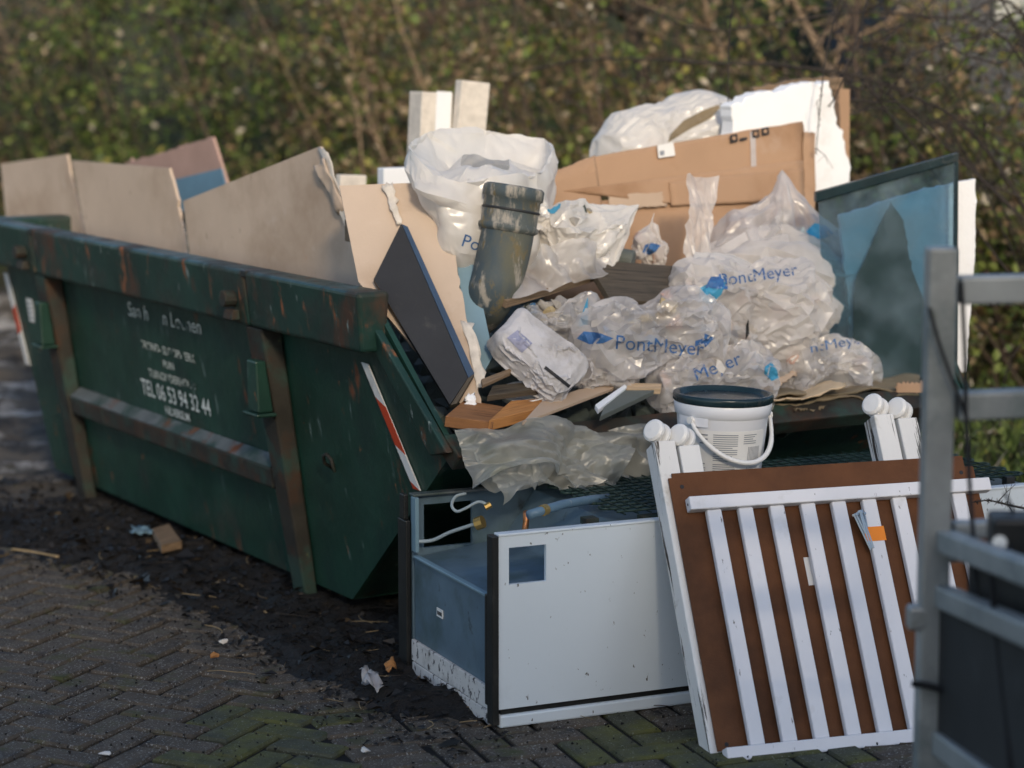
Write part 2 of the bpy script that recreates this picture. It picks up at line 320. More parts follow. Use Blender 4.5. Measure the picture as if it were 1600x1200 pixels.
# ------------------------------------------------------------ ground, paving, soil
rng = random.Random(7)
g = MB(); g.add([(-400, -400, -.10), (400, -400, -.10), (400, 400, -.10), (-400, 400, -.10)], [(0, 1, 2, 3)])
tag(g.build('ground', 'forest_floor'), kind='structure')
pav = MB(); pav.add([(-7, 1, -.012), (7, 1, -.012), (7, 13, -.012), (-7, 13, -.012)], [(0, 1, 2, 3)])
PAV = tag(pav.build('pavement', 'joint_sand'), kind='structure')
DIV_A, DIV_B = at_z(484, 1125), at_z(556, 1190)          # the border course where the bond changes direction
dv = (DIV_B - DIV_A).normalized(); dn = Vector((-dv.y, dv.x, 0))
def paver_spots(ang, L=.21, W=.105, joint=.006):
    """herringbone: (centre x, centre y, angle)"""
    ca, sa = math.cos(ang), math.sin(ang); P = L + joint; h = P / 2; out = []
    for i in range(-45, 46):
        for j in range(-45, 46):
            # unit cell of the 90 degree herringbone: step (h, h) and (4h, 0)
            x = j * h + i * 4 * h; y = j * h
            if abs(x) > 5.2 or abs(y) > 5.2: continue
            for (cx, cy, r) in ((x + h, y + h / 2, 0), (x + 3.5 * h, y + h, 1)):
                out.append((cx * ca - cy * sa, cx * sa + cy * ca, ang + r * math.pi / 2))
    return out
def paver_mesh(name, L=.21, W=.105, D=.07, c=.007):
    m = MB(); x, y = L / 2 - .004, W / 2 - .006
    m.add([(-x, -y, -D), (x, -y, -D), (x, y, -D), (-x, y, -D), (-x, -y, -c), (x, -y, -c), (x, y, -c), (-x, y, -c),
           (-x + c, -y + c, 0), (x - c, -y + c, 0), (x - c, y - c, 0), (-x + c, y - c, 0)],
          [(0, 3, 2, 1), (0, 1, 5, 4), (1, 2, 6, 5), (2, 3, 7, 6), (3, 0, 4, 7), (4, 5, 9, 8), (5, 6, 10, 9), (6, 7, 11, 10), (7, 4, 8, 11), (8, 9, 10, 11)])
    me = bpy.data.meshes.new(name); me.from_pydata([tuple(p) for p in m.v], [], m.f); return me
brick_dry = paver_mesh('brick'); brick_dry.materials.append(MATS['paver'])
brick_moss = paver_mesh('brick_mossy'); brick_moss.materials.append(MATS['paver_mossy'])
def pix(p):
    q = Vector(p) - EYE; z = q.y * CP - q.z * SP
    if z < .2: return (-9999, -9999)
    return (800 + FPX * q.x / z, 600 - FPX * (q.y * SP + q.z * CP) / z)
SOIL_EDGE = [(-60, 868), (120, 890), (230, 935), (330, 985), (440, 1050), (520, 1105), (620, 1150), (720, 1168), (800, 1140), (900, 1100), (1100, 1080), (1650, 1040)]
EDGE = [at_z(*p) for p in SOIL_EDGE]
def soil_dist(x, y):   # metres beyond the soil edge (positive = soil), measured along y
    for a, b in zip(EDGE[:-1], EDGE[1:]):
        if a.x <= x <= b.x or (x < EDGE[0].x and a is EDGE[0]) or (x > EDGE[-1].x and b is EDGE[-1]):
            t = (x - a.x) / (b.x - a.x); return y - (a.y + (b.y - a.y) * t)
    return -1
spots = []
O0 = Vector((-.35, 6.6, 0))
for side, ang in ((0, R(65.5)), (1, R(20))):
    for (x, y, a) in paver_spots(ang):
        p = O0 + Vector((x, y, 0)); d = (p - DIV_A).dot(dn)
        if (side == 0 and d > .05) or (side == 1 and d < .16): continue
        if not (1.5 < p.y < 12.5 and abs(p.x) < 5): continue
        spots.append((p.x, p.y, a))
for k in range(-30, 30):       # the soldier course of the border
    p = DIV_A + dv * (k * .112) + dn * .105
    if 1.5 < p.y < 12.5 and abs(p.x) < 5: spots.append((p.x, p.y, math.atan2(dn.y, dn.x)))
vis = []; rest = []
for s_ in spots:
    px, py = pix((s_[0], s_[1], 0))
    if -40 < px < 1640 and py < 1260 and soil_dist(s_[0], s_[1]) < .22: vis.append((-(py), s_))
    else: rest.append(s_)
vis.sort(); rest += [s_ for _, s_ in vis[300:]]; vis = vis[:300]
def mossy(x, y):
    px, py = pix((x, y, 0)); m = 0
    m += max(0, 1 - ((px - 430) / 190) ** 2 - ((py - 1165) / 75) ** 2) * 1.6
    m += max(0, 1 - ((px - 980) / 170) ** 2 - ((py - 1165) / 60) ** 2) * 1.2
    m += max(0, 1 - ((px - 1250) / 260) ** 2 - ((py - 1195) / 40) ** 2) * 1.1
    return m + rng.uniform(-.25, .35) > .62
for _, (x, y, a) in vis:
    o = bpy.data.objects.new('brick', brick_moss if mossy(x, y) else brick_dry); C.objects.link(o)
    M = Matrix.Translation((x, y, rng.uniform(-.004, .003))) @ Matrix.Rotation(a + rng.gauss(0, .008), 4, 'Z') @ Matrix.Rotation(rng.gauss(0, .007), 4, 'X') @ Matrix.Rotation(rng.gauss(0, .005), 4, 'Y')
    attach(o, PAV, M)
rb = MB()
for (x, y, a) in rest:
    M = Matrix.Translation((x, y, rng.uniform(-.004, .002))) @ Matrix.Rotation(a + rng.gauss(0, .008), 4, 'Z')
    rb.add([M @ v.co for v in brick_dry.vertices], [tuple(p.vertices) for p in brick_dry.polygons])
tag(rb.build('brick_paving', 'paver', PAV, fix=False), kind='stuff')

# soil heap lying over the paving, from the skip to the hedge
def soil_h(x, y):
    d = soil_dist(x, y) + .16 * noise.noise(Vector((x * 2.2, y * 2.2, 3))) + .07 * noise.noise(Vector((x * 9, y * 9, 1)))
    t = max(0, min(1, (d + .02) / .35)); h = -.03 + .05 * t
    h += t * (.022 * noise.noise(Vector((x * 5, y * 5, 0))) + .016 * noise.noise(Vector((x * 16, y * 16, 5))) + .012 * abs(noise.noise(Vector((x * 34, y * 34, 9)))))
    far = max(0, min(1, (y - 9.0) / 3.0)); left = max(0, min(1, (-x - .9) / 1.0))
    h += far * left * (.10 * noise.noise(Vector((x * 1.3, y * 1.3, 8))) + .06 * noise.noise(Vector((x * 4.3, y * 4.3, 2))))
    return h
def grid_mesh(name, x0, x1, y0, y1, step, hf, material):
    nx = int((x1 - x0) / step) + 1; ny = int((y1 - y0) / step) + 1; m = MB()
    m.v = [Vector((x0 + i * step, y0 + j * step, hf(x0 + i * step, y0 + j * step))) for j in range(ny) for i in range(nx)]
    m.f = [(j * nx + i, j * nx + i + 1, (j + 1) * nx + i + 1, (j + 1) * nx + i) for j in range(ny - 1) for i in range(nx - 1)
           if max(m.v[j * nx + i].z, m.v[j * nx + i + 1].z, m.v[(j + 1) * nx + i].z) > -.022]
    return m.build(name, material, smooth=True, fix=False)
tag(grid_mesh('soil', -2.6, 1.6, 5.8, 9.0, .017, soil_h, 'soil'), kind='structure')
tag(grid_mesh('mud', -6.5, 4.5, 9.0, 19.0, .06, lambda x, y: soil_h(x, y) - .004, 'mud'), kind='structure')

# ------------------------------------------------------------ the skip
SLP = .143; WID = 1.78
def near(u, z, off=0.0): return S(u, -SLP * z - off, z)
def far_(u, z, off=0.0): return S(u, WID + SLP * z + off, z)
skip = thing('skip', 'dark green rusty steel skip with white stencilled lettering, heaped with rubbish', 'skip', S(1, .9, 0))
PROF = [(2.62, 1.06), (-.75, 1.06), (-1.11, .68), (-.30, .06), (2.42, .06)]
for fn, sg in ((near, 1), (far_, -1)):
    m = MB(); m.prism([fn(u, z) for u, z in PROF], V * (.018 * sg)); m.build('side_panel', 'skip_paint', skip)
m = MB(); m.prism([near(2.62, 1.06, -.018), far_(2.62, 1.06, -.018), far_(2.42, .06, -.018), near(2.42, .06, -.018)], U * -.018); m.build('end_wall', 'skip_paint', skip)
m = MB(); m.prism([near(2.42, .06, -.018), far_(2.42, .06, -.018), far_(-.30, .06, -.018), near(-.30, .06, -.018)], ZUP * .014); m.build('floor_plate', 'skip_paint', skip)
m = MB(); m.prism([near(-.298, .06, -.018), far_(-.298, .06, -.018), far_(-1.105, .68, -.018), near(-1.105, .68, -.018)], U * .02 + ZUP * .02); m.build('front_slope', 'skip_paint', skip)
m = MB(); m.prism([near(-1.15, .67, .004), near(-1.07, .725, .004), near(-1.03, .67, .004), near(-1.095, .62, .004)], far_(-1.15, .67, .004) - near(-1.15, .67, .004)); m.build('lip_bar', 'rusty_steel', skip, bevel=.006)
for fn in (near, far_):
    # hollow rim beam with a sloped end, lying outside the panel
    m = MB(); o0, o1 = (.002, .085)
    for (ua, ub) in ((-.80, -.004), (.004, 1.996), (2.004, 2.80)):
        z0, z1 = .935, 1.12; ua2 = ua + (.02 if ua < -.7 else 0)
        m.hexa([fn(ua2, z0, o0), fn(ub, z0, o0), fn(ub, z0, o1), fn(ua2, z0, o1), fn(ua, z1, -.03), fn(ub, z1, -.03), fn(ub, z1, o1 - .004), fn(ua, z1, o1 - .004)])
    m.build('rim_beam', 'skip_rim_paint', skip, bevel=.014, seg=3)
    for u0 in (0.0, 2.0):
        m = MB(); m.hexa([fn(u0 - .05, 0.0, .004), fn(u0 + .05, 0.0, .004), fn(u0 + .045, 0.0, .05), fn(u0 - .045, 0.0, .05),
                          fn(u0 - .07, .934, .004), fn(u0 + .07, .934, .004), fn(u0 + .06, .934, .075), fn(u0 - .06, .934, .075)])
        m.build('rib', 'rusty_steel', skip, bevel=.008)
        m = MB(); m.hexa([fn(u0 - .075, .66, .078), fn(u0 + .005, .66, .078), fn(u0 + .005, .66, .135), fn(u0 - .075, .66, .135),
                          fn(u0 - .07, .83, .078), fn(u0 + .0, .83, .078), fn(u0 + .0, .83, .115), fn(u0 - .07, .83, .115)])
        m.hexa([fn(u0 - .085, .645, .07), fn(u0 + .03, .645, .07), fn(u0 + .03, .645, .145), fn(u0 - .085, .645, .145),
                fn(u0 - .085, .658, .07), fn(u0 + .03, .658, .07), fn(u0 + .03, .658, .145), fn(u0 - .085, .658, .145)])
        m.build('lifting_lug', 'skip_paint', skip, bevel=.006)
        m = MB(); m.tube([fn(u0 + .10, 1.02, .08), fn(u0 + .10, 1.02, .125)], .028, 12); m.build('pin', 'rusty_steel', skip, bevel=.003)
        m = MB(); m.box((-.02, -.05, 0), (.02, .045, .022), frame(fn(u0, 1.121, .03), U, V)); m.build('rim_clip', 'black_plastic', skip, bevel=.003)
        m = MB(); m.hexa([fn(u0 + .06, .952, .086), fn(u0 + .13, .952, .086), fn(u0 + .13, .952, .12), fn(u0 + .06, .952, .12), fn(u0 + .06, .985, .086), fn(u0 + .13, .985, .086), fn(u0 + .13, .985, .11), fn(u0 + .06, .985, .11)])
        m.build('pin_bracket', 'rusty_steel', skip, bevel=.004)
    m = MB(); m.hexa([fn(.072, .365, .004), fn(1.928, .365, .004), fn(1.928, .375, .055), fn(.072, .375, .055), fn(.072, .475, .004), fn(1.928, .475, .004), fn(1.928, .445, .055), fn(.072, .445, .055)])
    m.build('middle_rail', 'rusty_steel', skip, bevel=.006)
    m = MB(); m.hexa([fn(.074, .4765, .004), fn(1.926, .4765, .004), fn(1.926, .4465, .054), fn(.074, .4465, .054), fn(.074, .4795, .004), fn(1.926, .4795, .004), fn(1.926, .4495, .054), fn(.074, .4495, .054)]); m.build('rail_top', 'worn_skylit_rail', skip)  # thin top plate; light from the sky is put into its pale colour
    # border bar along the sloping front edge
    m = MB(); m.hexa([fn(-.735, 1.055, .006), fn(-.655, 1.055, .006), fn(-.655, 1.055, .035), fn(-.735, 1.055, .035),
                      fn(-1.125, .68, .006), fn(-1.02, .655, .006), fn(-1.02, .655, .03), fn(-1.125, .68, .03)])
    m.build('edge_bar', 'skip_rim_paint', skip, bevel=.005)
m = MB(); m.hexa([near(2.60, .935, .08), far_(2.60, .935, .08), far_(2.72, .935, .08), near(2.72, .935, .08), near(2.60, 1.118, .08), far_(2.60, 1.118, .08), far_(2.72, 1.118, .08), near(2.72, 1.118, .08)]); m.build('end_rim_beam', 'skip_rim_paint', skip, bevel=.012)
def strip(u0, z0, u1, z1, wid, cuts, first):
    a = Vector((u0, z0)); b = Vector((u1, z1)); e = b - a
    base = MB().prism([near(a.x + e.x * t - wid * s_, a.y + e.y * t, .0035) for t, s_ in ((0, 0), (1, 0), (1, 1), (0, 1))], V * -.002).build('reflective_strip', 'white_reflector', skip)
    for i, (t0, t1) in enumerate(zip(cuts[:-1], cuts[1:])):
        sh = .06
        q = [(t0, 0), (min(1, t1), 0), (min(1, t1 + sh), 1), (min(1, t0 + sh if t0 else 0), 1)]
        pts = [near(a.x + e.x * t - wid * s_, a.y + e.y * t, .006) for t, s_ in q]
        white = (i % 2 == 0) == first
        o = MB().prism(pts, V * -.002).build('white_band' if white else 'red_band', 'white_reflector' if white else 'red_reflector', base)
strip(-.615, .885, -.845, .525, .042, [0, .28, .66, .94, 1], True)
strip(2.585, .885, 2.50, .50, -.05, [0, .34, .62, 1], True)
m = MB(); m.prism([near(2.40, .70, .006), near(2.33, .70, .006), near(2.33, .80, .006), near(2.40, .80, .006)], V * -.002); st = m.build('sticker', 'white_reflector', skip)
m = MB()
for k in range(4): m.prism([near(2.39, .715 + k * .02, .009), near(2.34, .715 + k * .02, .009), near(2.34, .722 + k * .02, .009), near(2.39, .722 + k * .02, .009)], V * -.001)
m.build('print', 'ink_grey', st)
# a small bent hook welded to the panel
m = MB(); m.tube([near(-.30, .50, .004), near(-.30, .52, .03), near(-.31, .545, .035), near(-.335, .555, .035), near(-.36, .54, .033), near(-.365, .50, .03)], .006, 6); m.build('hook', 'rusty_steel', skip, smooth=True)
# white stencilled lettering
nrm = (-V - ZUP * SLP).normalized(); upv = (ZUP - V * SLP).normalized()
def stencil(body, px, py, size, m_, sx, bold=.0, shear=0.0, rot=0):
    p = on_plane(px, py, near(0, 0), V + ZUP * SLP) + nrm * .004
    M = frame(p, -U, upv) @ Matrix.Rotation(rot, 4, 'Z')
    text_obj('lettering', body, size, M, m_, skip, sx, bold, shear)
stencil('San h     n Loenen', 256, 497, .080, 'stencil_faded', 1.15, .0, .15)
stencil('GROND- SLOOPWERK', 262, 549, .044, 'stencil_faded', 1.12, .0004)
stencil('PUIN', 265, 571, .040, 'stencil_faded', 1.15, .0004)
stencil('TUINONDERHOUD', 270, 593, .044, 'stencil_faded', 1.12, .0004)
stencil('TEL 06 53 94 32 44', 275, 621, .088, 'stencil_white', .90, .0006)
stencil('HILVERSUM', 279, 647, .044, 'stencil_white', 1.0, .0004)

# ------------------------------------------------------------ the fridge lying on its door
F0 = Vector((-.044, 6.07, 0)); FX = Vector((.914, .41, 0)).normalized()
FM = frame(F0, FX, Vector((-FX.y, FX.x, 0)))
FL, FW, FH = 1.82, .64, .536
fr = thing('fridge', 'white fridge lying on its door with its back and empty motor recess exposed', 'fridge', FM @ Vector((FL / 2, FW / 2, 0)))
def fbox(name, a, b, m_, bevel=.003, parent=None):
    return MB().box(a, b).build(name, m_, parent or fr, FM, bevel=bevel)
fbox('door', (.012, .0, .0), (FL, FW, .036), 'fridge_white', .006)
fbox('door_seal', (.02, .012, .036), (FL - .02, FW - .012, .052), 'black_plastic', 0)
# near side panel with a square opening; far one likewise
def holed(y0, y1, hx0, hx1, hz0, hz1, name, m_):
    m = MB(); z0, z1, x0, x1 = .054, FH, .008, FL
    out = [(x0, z0), (x1, z0), (x1, z1), (x0, z1)]; inn = [(hx0, hz0), (hx1, hz0), (hx1, hz1), (hx0, hz1)]
    vs_ = [(x, y, z) for y in (y0, y1) for (x, z) in out + inn]
    fs = []
    for b_ in (0, 8):
        for i in range(4):
            j = (i + 1) % 4; fs.append((b_ + i, b_ + j, b_ + 4 + j, b_ + 4 + i))
    for i in range(4):
        j = (i + 1) % 4; fs.append((i, j, 8 + j, 8 + i)); fs.append((4 + i, 4 + j, 12 + j, 12 + i))
    m.add(vs_, fs); return m.build(name, m_, fr, FM)
side = holed(0, .012, .039, .150, .400, .502, 'side_panel', 'fridge_white')
holed(FW - .012, FW, .045, .20, .375, .505, 'side_panel', 'fridge_blue')
MB().box((.008, -.003, FH - .001), (FL, .030, FH + .006)).build('top_flange', 'fridge_white', fr, FM, bevel=.002)
MB().box((.004, FW - .035, FH - .001), (FL, FW + .003, FH + .006)).build('top_flange', 'worn_skylit_rail', fr, FM, bevel=.002)
MB().box((.004, FW - .048, .37), (.016, FW - .014, FH - .002)).build('corner_flange', 'grey_blue_board', fr, FM, bevel=.002)
# insulated body with the stepped motor recess
m = MB(); pr = [(.012, .10), (.012, .352), (.30, .385), (.40, FH - .012), (FL - .02, FH - .012), (FL - .02, .056), (.012, .056)]
m.prism([(x, .014, z) for x, z in pr], (0, FW - .028, 0)); m.build('insulated_body', 'fridge_blue', fr, FM, bevel=.006)
m = MB(); m.box((.003, .03, .352), (.022, FW - .03, .360)); m.build('step_edge', 'grey_blue_board', fr, FM, bevel=.003)
m = MB(); m.box((.0, .03, .042), (.011, FW - .02, .105)); m.build('foam_strip', 'speckled_foam', fr, FM, bevel=.002)
m = MB(); m.box((-.002, .045, .0), (.010, FW - .03, .040)); m.build('foam_strip', 'speckled_foam', fr, FM, bevel=.002)
m = MB(); m.box((-.012, -.006, .012), (.0075, .034, FH + .002)); m.box((-.012, .034, .06), (.0, .05, .37)); m.build('corner_profile', 'black_plastic', fr, FM, bevel=.003)
m = MB(); m.box((-.012, FW - .012, .0), (.0035, FW + .055, .46)); m.box((-.012, FW + .004, .46), (.0035, FW + .04, FH)); m.build('corner_profile', 'black_plastic', fr, FM, bevel=.003)
lb = MB().box((-.0022, 0, 0), (0, .045, .025), Matrix.Translation((.0115, .40, .215))).build('rating_label', 'paper_label', fr, FM)
m = MB()
for k in range(6): m.box((-.0032, .006 + k * .0058, .006), (-.0024, .009 + k * .0058, .017), Matrix.Translation((.0115, .40, .215)))
m.build('print', 'ink_black', lb, FM)
# condenser grille on the back, now on top
m = MB(); zc = FH + .022
for k in range(13):
    y = .07 + k * .042; m.tube([(.40, y, zc), (FL - .06, y, zc)], .0045, 6)
    xe = FL - .06 if k % 2 == 0 else .40; sg = 1 if k % 2 == 0 else -1
    if k < 12: m.tube([(xe, y, zc), (xe + sg * .018, y + .008, zc), (xe + sg * .022, y + .021, zc), (xe + sg * .018, y + .034, zc), (xe, y + .042, zc)], .0045, 6)
m.build('condenser_coil', 'black_wire', fr, FM, smooth=True)
m = MB()
for k in range(34):
    x = .42 + k * .040; m.tube([(x, .055, zc + .0068), (x, .59, zc + .0068)], .0022, 4); m.tube([(x, .055, zc - .0068), (x, .59, zc - .0068)], .0022, 4)
m.build('condenser_wires', 'black_wire', fr, FM)
for (x, y) in ((.66, .06), (1.2, .06), (1.7, .06), (.66, .58), (1.2, .58)): MB().box((x, y - .012, FH - .012), (x + .03, y + .012, zc)).build('grille_clip', 'black_plastic', fr, FM)
# hose with clamp, copper stub, cables
def fl(px, py, z): return FM.inverted() @ at_z(px, py, z)
m = MB(); m.tube([fl(826, 805, .585), fl(850, 797, .592), fl(880, 788, .592), (fl(905, 784, .575) + fl(940, 778, .56)) / 2, fl(950, 778, .55)], .013, 12); h = m.build('drain_hose', 'hose_blue', fr, FM, smooth=True)
m = MB(); m.tube([fl(847, 798, .592), fl(853, 796, .592)], .0155, 12); m.build('hose_clamp', 'brass', h, FM)
m = MB(); m.tube([fl(820, 830, .50), fl(822, 815, .52), fl(822, 800, .55)], .009, 10); m.build('copper_pipe', 'copper', fr, FM, smooth=True)
def curve(pts, n=8):
    out = []; pts = [Vector(p) for p in pts]
    for i in range(len(pts) - 1):
        p0 = pts[max(0, i - 1)]; p1 = pts[i]; p2 = pts[i + 1]; p3 = pts[min(len(pts) - 1, i + 2)]
        for k in range(n):
            t = k / n; out.append(.5 * ((2 * p1) + (p2 - p0) * t + (2 * p0 - 5 * p1 + 4 * p2 - p3) * t * t + (3 * p1 - p0 - 3 * p2 + p3) * t ** 3))
    return out + [pts[-1]]
fyp = lambda px, py, y: FM.inverted() @ on_plane(px, py, FM @ Vector((0, y, 0)), (FM.to_3x3() @ Vector((0, 1, 0))))
m = MB(); m.tube(curve([fyp(728, 771, .50), fyp(712, 776, .50), fyp(706, 790, .48), fyp(714, 799, .46), fyp(728, 794, .44), fyp(748, 784, .42), fyp(762, 789, .40)]), .0045, 8); m.build('power_cable', 'cable_grey', fr, FM, smooth=True)
m = MB(); m.tube(curve([fyp(652, 846, .60), fyp(676, 844, .57), fyp(705, 831, .52), fyp(748, 817, .44)]), .0055, 8); m.build('power_cable', 'cable_grey', fr, FM, smooth=True)
m = MB(); m.tube([fyp(744, 819, .45), fyp(755, 815, .435)], .019, 10); m.build('cable_gland', 'brass', fr, FM)
m = MB(); m.tube([fyp(758, 793, .40), fyp(767, 788, .395)], .010, 8); m.build('cable_gland', 'brass', fr, FM)
for a_, b_ in (((.30, .06, FH - .008), (.34, .10, FH + .012)), ((.47, .05, FH - .01), (.55, .085, FH + .006))): MB().box(a_, b_).build('hinge_plate', 'rusty_steel', fr, FM, bevel=.002)

# ------------------------------------------------------------ the playpen leaning on the fridge
PB = at_z(1125, 1180); PE = (at_z(1420, 1150) - PB); PE.z = 0; PE.normalize(); PN = Vector((-PE.y, PE.x, 0)); TL_ = R(29)
PD = ZUP * math.cos(TL_) + PN * math.sin(TL_)
# frame: x along the bottom edge, y up the slope, z toward the camera
PM = frame(PB, PE, PD)
pen = thing('playpen', 'folded white slatted playpen with brown hardboard base leaning on the fridge', 'playpen', PB + PE * .45 + PN * .2)
def pb(name, a, b, m_, bevel=.003, parent=None): return MB().box(a, b).build(name, m_, parent or pen, PM, bevel=bevel)
PW = .935
m = MB(); m.prism([(.0, .012, -.010), (PW - .003, .012, -.010), (PW - .003, .752, -.010), (PW - .03, .752, -.010), (PW - .03, .785, -.010), (.012, .785, -.010), (.012, .772, -.010), (.0, .772, -.010)], (0, 0, -.005))
hb = m.build('base_board', 'hardboard', pen, PM)
for (x, y) in ((.035, .745), (.028, .028), (PW - .045, .735)):
    MB().tube([(x, y, -.0098), (x, y, -.0088)], .006, 10).build('screw_hole', 'ink_black', hb, PM)
pb('top_rail', (.035, .668, -.008), (PW + .02, .706, .026), 'white_wood', .003)
pb('bottom_rail', (.01, -.024, -.008), (PW + .01, .014, .026), 'white_wood', .003)
MB().tube([(.0345, .687, .009), (.0343, .687, .009)], .004, 8).build('dowel_hole', 'ink_black', pen, PM)
for k in range(9):
    x = .084 + k * .0935
    pb('slat', (x, .0145, -.004), (x + .043, .6675, .017), 'white_wood', .004)
# legs with casters, behind the board (two folded pairs)
for (x0, dz, top) in ((-.018, -.050, .885), (.052, -.050, .868), (.665, -.056, .930), (.738, -.056, .915)):
    w_ = .062
    lg = MB().box((x0, .0, dz - .042), (x0 + w_, top, dz + .030)).build('leg', 'cracked_paint', pen, PM, bevel=.004)
    cx = x0 + .03; cy = top + .032
    m = MB(); A_ = Matrix.Translation((cx - .006, cy, dz + .004)) @ Matrix.Rotation(R(-18), 4, 'X') @ Matrix.Rotation(R(-50), 4, 'Y')
    for s_ in (-1, 1):
        z0 = s_ * .008; z1 = s_ * .027
        m.lathe([(0, z0), (.026, z0), (.033, z0 + s_ * .003), (.033, z1 - s_ * .006), (.026, z1), (0, z1 + s_ * .002)], A_, 20)
    m.lathe([(0, -.010), (.013, -.010), (.013, .010), (0, .010)], A_, 12)
    cs = m.build('caster', 'caster_plastic', lg, PM, smooth=False, bevel=.001)
    MB().tube([(cx, top - .001, dz - .006), (cx, cy - .006, dz - .006)], .012, 10).build('caster_stem', 'caster_plastic', lg, PM)
pb('back_rail', (-.015, .30, -.100), (PW - .11, .34, -.094), 'white_wood', .002)
for (x0, y0, ) in ((.52, .36),):
    pass
MB().prism([(.352, .44, -.0095), (.372, .44, -.0095), (.372, .52, -.0095), (.352, .52, -.0095)], (0, 0, .0005)).build('sticker', 'paper_label', pen, PM)
# a bundle of bolts held to one slat with orange tape
xs = .084 + 5 * .0935
tp = MB().box((xs - .014, .545, .0175), (xs + .047, .586, .0188)).build('tape', 'orange_tape', pen, PM)
m = MB(); rr_ = random.Random(3)
for k in range(7):
    xo = xs - .006 + rr_.uniform(-.004, .006); t = rr_.uniform(-.014, .014); zo = .018 + rr_.uniform(-.012, .0)
    a_ = Vector((xo + .004, .525 + rr_.uniform(-.012, .012), zo)); b_ = Vector((xo - .012 + t, .622 + rr_.uniform(-.006, .010), zo + .004))
    m.tube([a_, b_], .0030, 6); m.tube([b_, b_ + (b_ - a_).normalized() * .006], .0068, 6)
bolts = m.build('bolt_bundle', 'zinc', None, PM); tag(bolts, 'bundle of zinc bolts taped with orange tape to a playpen slat', 'bolts')
# ------------------------------------------------------------ sheets, slabs, planks
def sheet(name, c4, th, material, parent=None, nx=14, ny=10, amp=.006, rag=.004, seed=1, freq=5.0, smooth=True):
    """bent sheet between four world corners (p00, p10, p11, p01)"""
    p00, p10, p11, p01 = [Vector(p) for p in c4]; rnd = random.Random(seed); m = MB()
    n = (p10 - p00).cross(p01 - p00).normalized()
    for j in range(ny + 1):
        for i in range(nx + 1):
            s_, t = i / nx, j / ny
            p = (p00 * (1 - s_) + p10 * s_) * (1 - t) + (p01 * (1 - s_) + p11 * s_) * t
            p = p + n * (amp * noise.noise(p * freq + Vector((seed * 3.1, 0, 0))) * 2 + amp * .4 * noise.noise(p * freq * 4))
            if i in (0, nx): p = p + (p10 - p00).normalized() * rnd.gauss(0, rag)
            if j in (0, ny): p = p + (p01 - p00).normalized() * rnd.gauss(0, rag)
            m.v.append(p)
    w_ = nx + 1
    m.f = [(j * w_ + i, j * w_ + i + 1, (j + 1) * w_ + i + 1, (j + 1) * w_ + i) for j in range(ny) for i in range(nx)]
    o = m.build(name, material, parent, smooth=smooth, fix=False)
    sd = o.modifiers.new('solid', 'SOLIDIFY'); sd.thickness = th; sd.offset = 0
    return o
def slab(name, pts, th, material, parent=None, bevel=.002):
    """straight piece of timber: top face from world points (first edge = grain), thickness downwards"""
    pts = [Vector(p) for p in pts]; M = frame(pts[0], pts[1] - pts[0], pts[2] - pts[1]); Mi = M.inverted()
    up = (M.to_3x3() @ Vector((0, 0, 1))).z
    return MB().prism([Vector(((Mi @ p).x, (Mi @ p).y, 0)) for p in pts], (0, 0, -th if up > 0 else th)).build(name, material, parent, M, bevel=bevel)

# ------------------------------------------------------------ what the skip is filled with: a bed of broken rubble
bed = MB(); rnd = random.Random(21)
def chunk(rad, rnd, n=13, flat=1.0):
    bm = bmesh.new()
    for k in range(n):
        d = Vector((rnd.gauss(0, 1), rnd.gauss(0, 1), rnd.gauss(0, 1))).normalized() * rad * rnd.uniform(.86, 1.0)
        d.z *= flat; bm.verts.new(d)
    r_ = bmesh.ops.convex_hull(bm, input=bm.verts)
    loose = [v for v in bm.verts if not v.link_faces]
    bmesh.ops.delete(bm, geom=loose, context='VERTS')
    bm.verts.index_update(); bmesh.ops.recalc_face_normals(bm, faces=bm.faces)
    vs_ = [v.co.copy() for v in bm.verts]; fs = [tuple(v.index for v in f.verts) for f in bm.faces]; bm.free(); return vs_, fs
def bed_z(u, v):
    t = max(0, min(1, (u + 1.0) / 1.1)); return .70 + .22 * t + .06 * noise.noise(Vector((u * 3, v * 3, 4)))
for i in range(46):
    for j in range(24):
        u = -1.0 + i * .079; v = .0 + j * .077
        rr = rnd.uniform(.05, .085); vs_, fs = chunk(rr, rnd, 11)
        z = bed_z(u, v) - rr * .6
        if u > 2.35: continue
        c = S(u + rnd.uniform(-.02, .02), v, z); bed.add([c + q for q in vs_], fs)
tag(bed.build('rubble_bed', 'rubble_dark', fix=False), 'dark broken rubble filling the skip beneath the bags and boards', 'rubble', kind='stuff')

# ------------------------------------------------------------ plasterboard and other sheets along the near side
def pboard(pix_, v, label, mat_='plasterboard', th=.0125, rag_edges=None, seed=1, core=True, name='plasterboard', cat='plasterboard', rag=.0035, lean=0.0, group=None):
    n = (V + ZUP * lean).normalized(); p0 = S(0, v, 1.0)
    o = panel(name, [on_plane(x, y, p0, n) for x, y in pix_], th, mat_, None, rag, rag_edges, seed=seed)
    return tag(o, label, cat, group)
g_pb = 'broken plasterboard sheets standing in the skip'
pboard([(1, 256), (104, 241), (152, 480), (20, 450)], .16, 'brown plasterboard sheet tucked behind another at the skip end wall', rag_edges=(1,), seed=2, group=g_pb)
pboard([(112, 251), (264, 263), (274, 300), (303, 470), (150, 450)], .11, 'brown plasterboard with torn corner standing between two other sheets', rag_edges=(1, 2), seed=3, group=g_pb)
pc = pboard([(286, 314), (499, 229), (583, 470), (305, 470)], .06, 'large slanting plasterboard with frayed paper edge behind the skip rim', rag_edges=(1,), seed=4, rag=.004, group=g_pb)
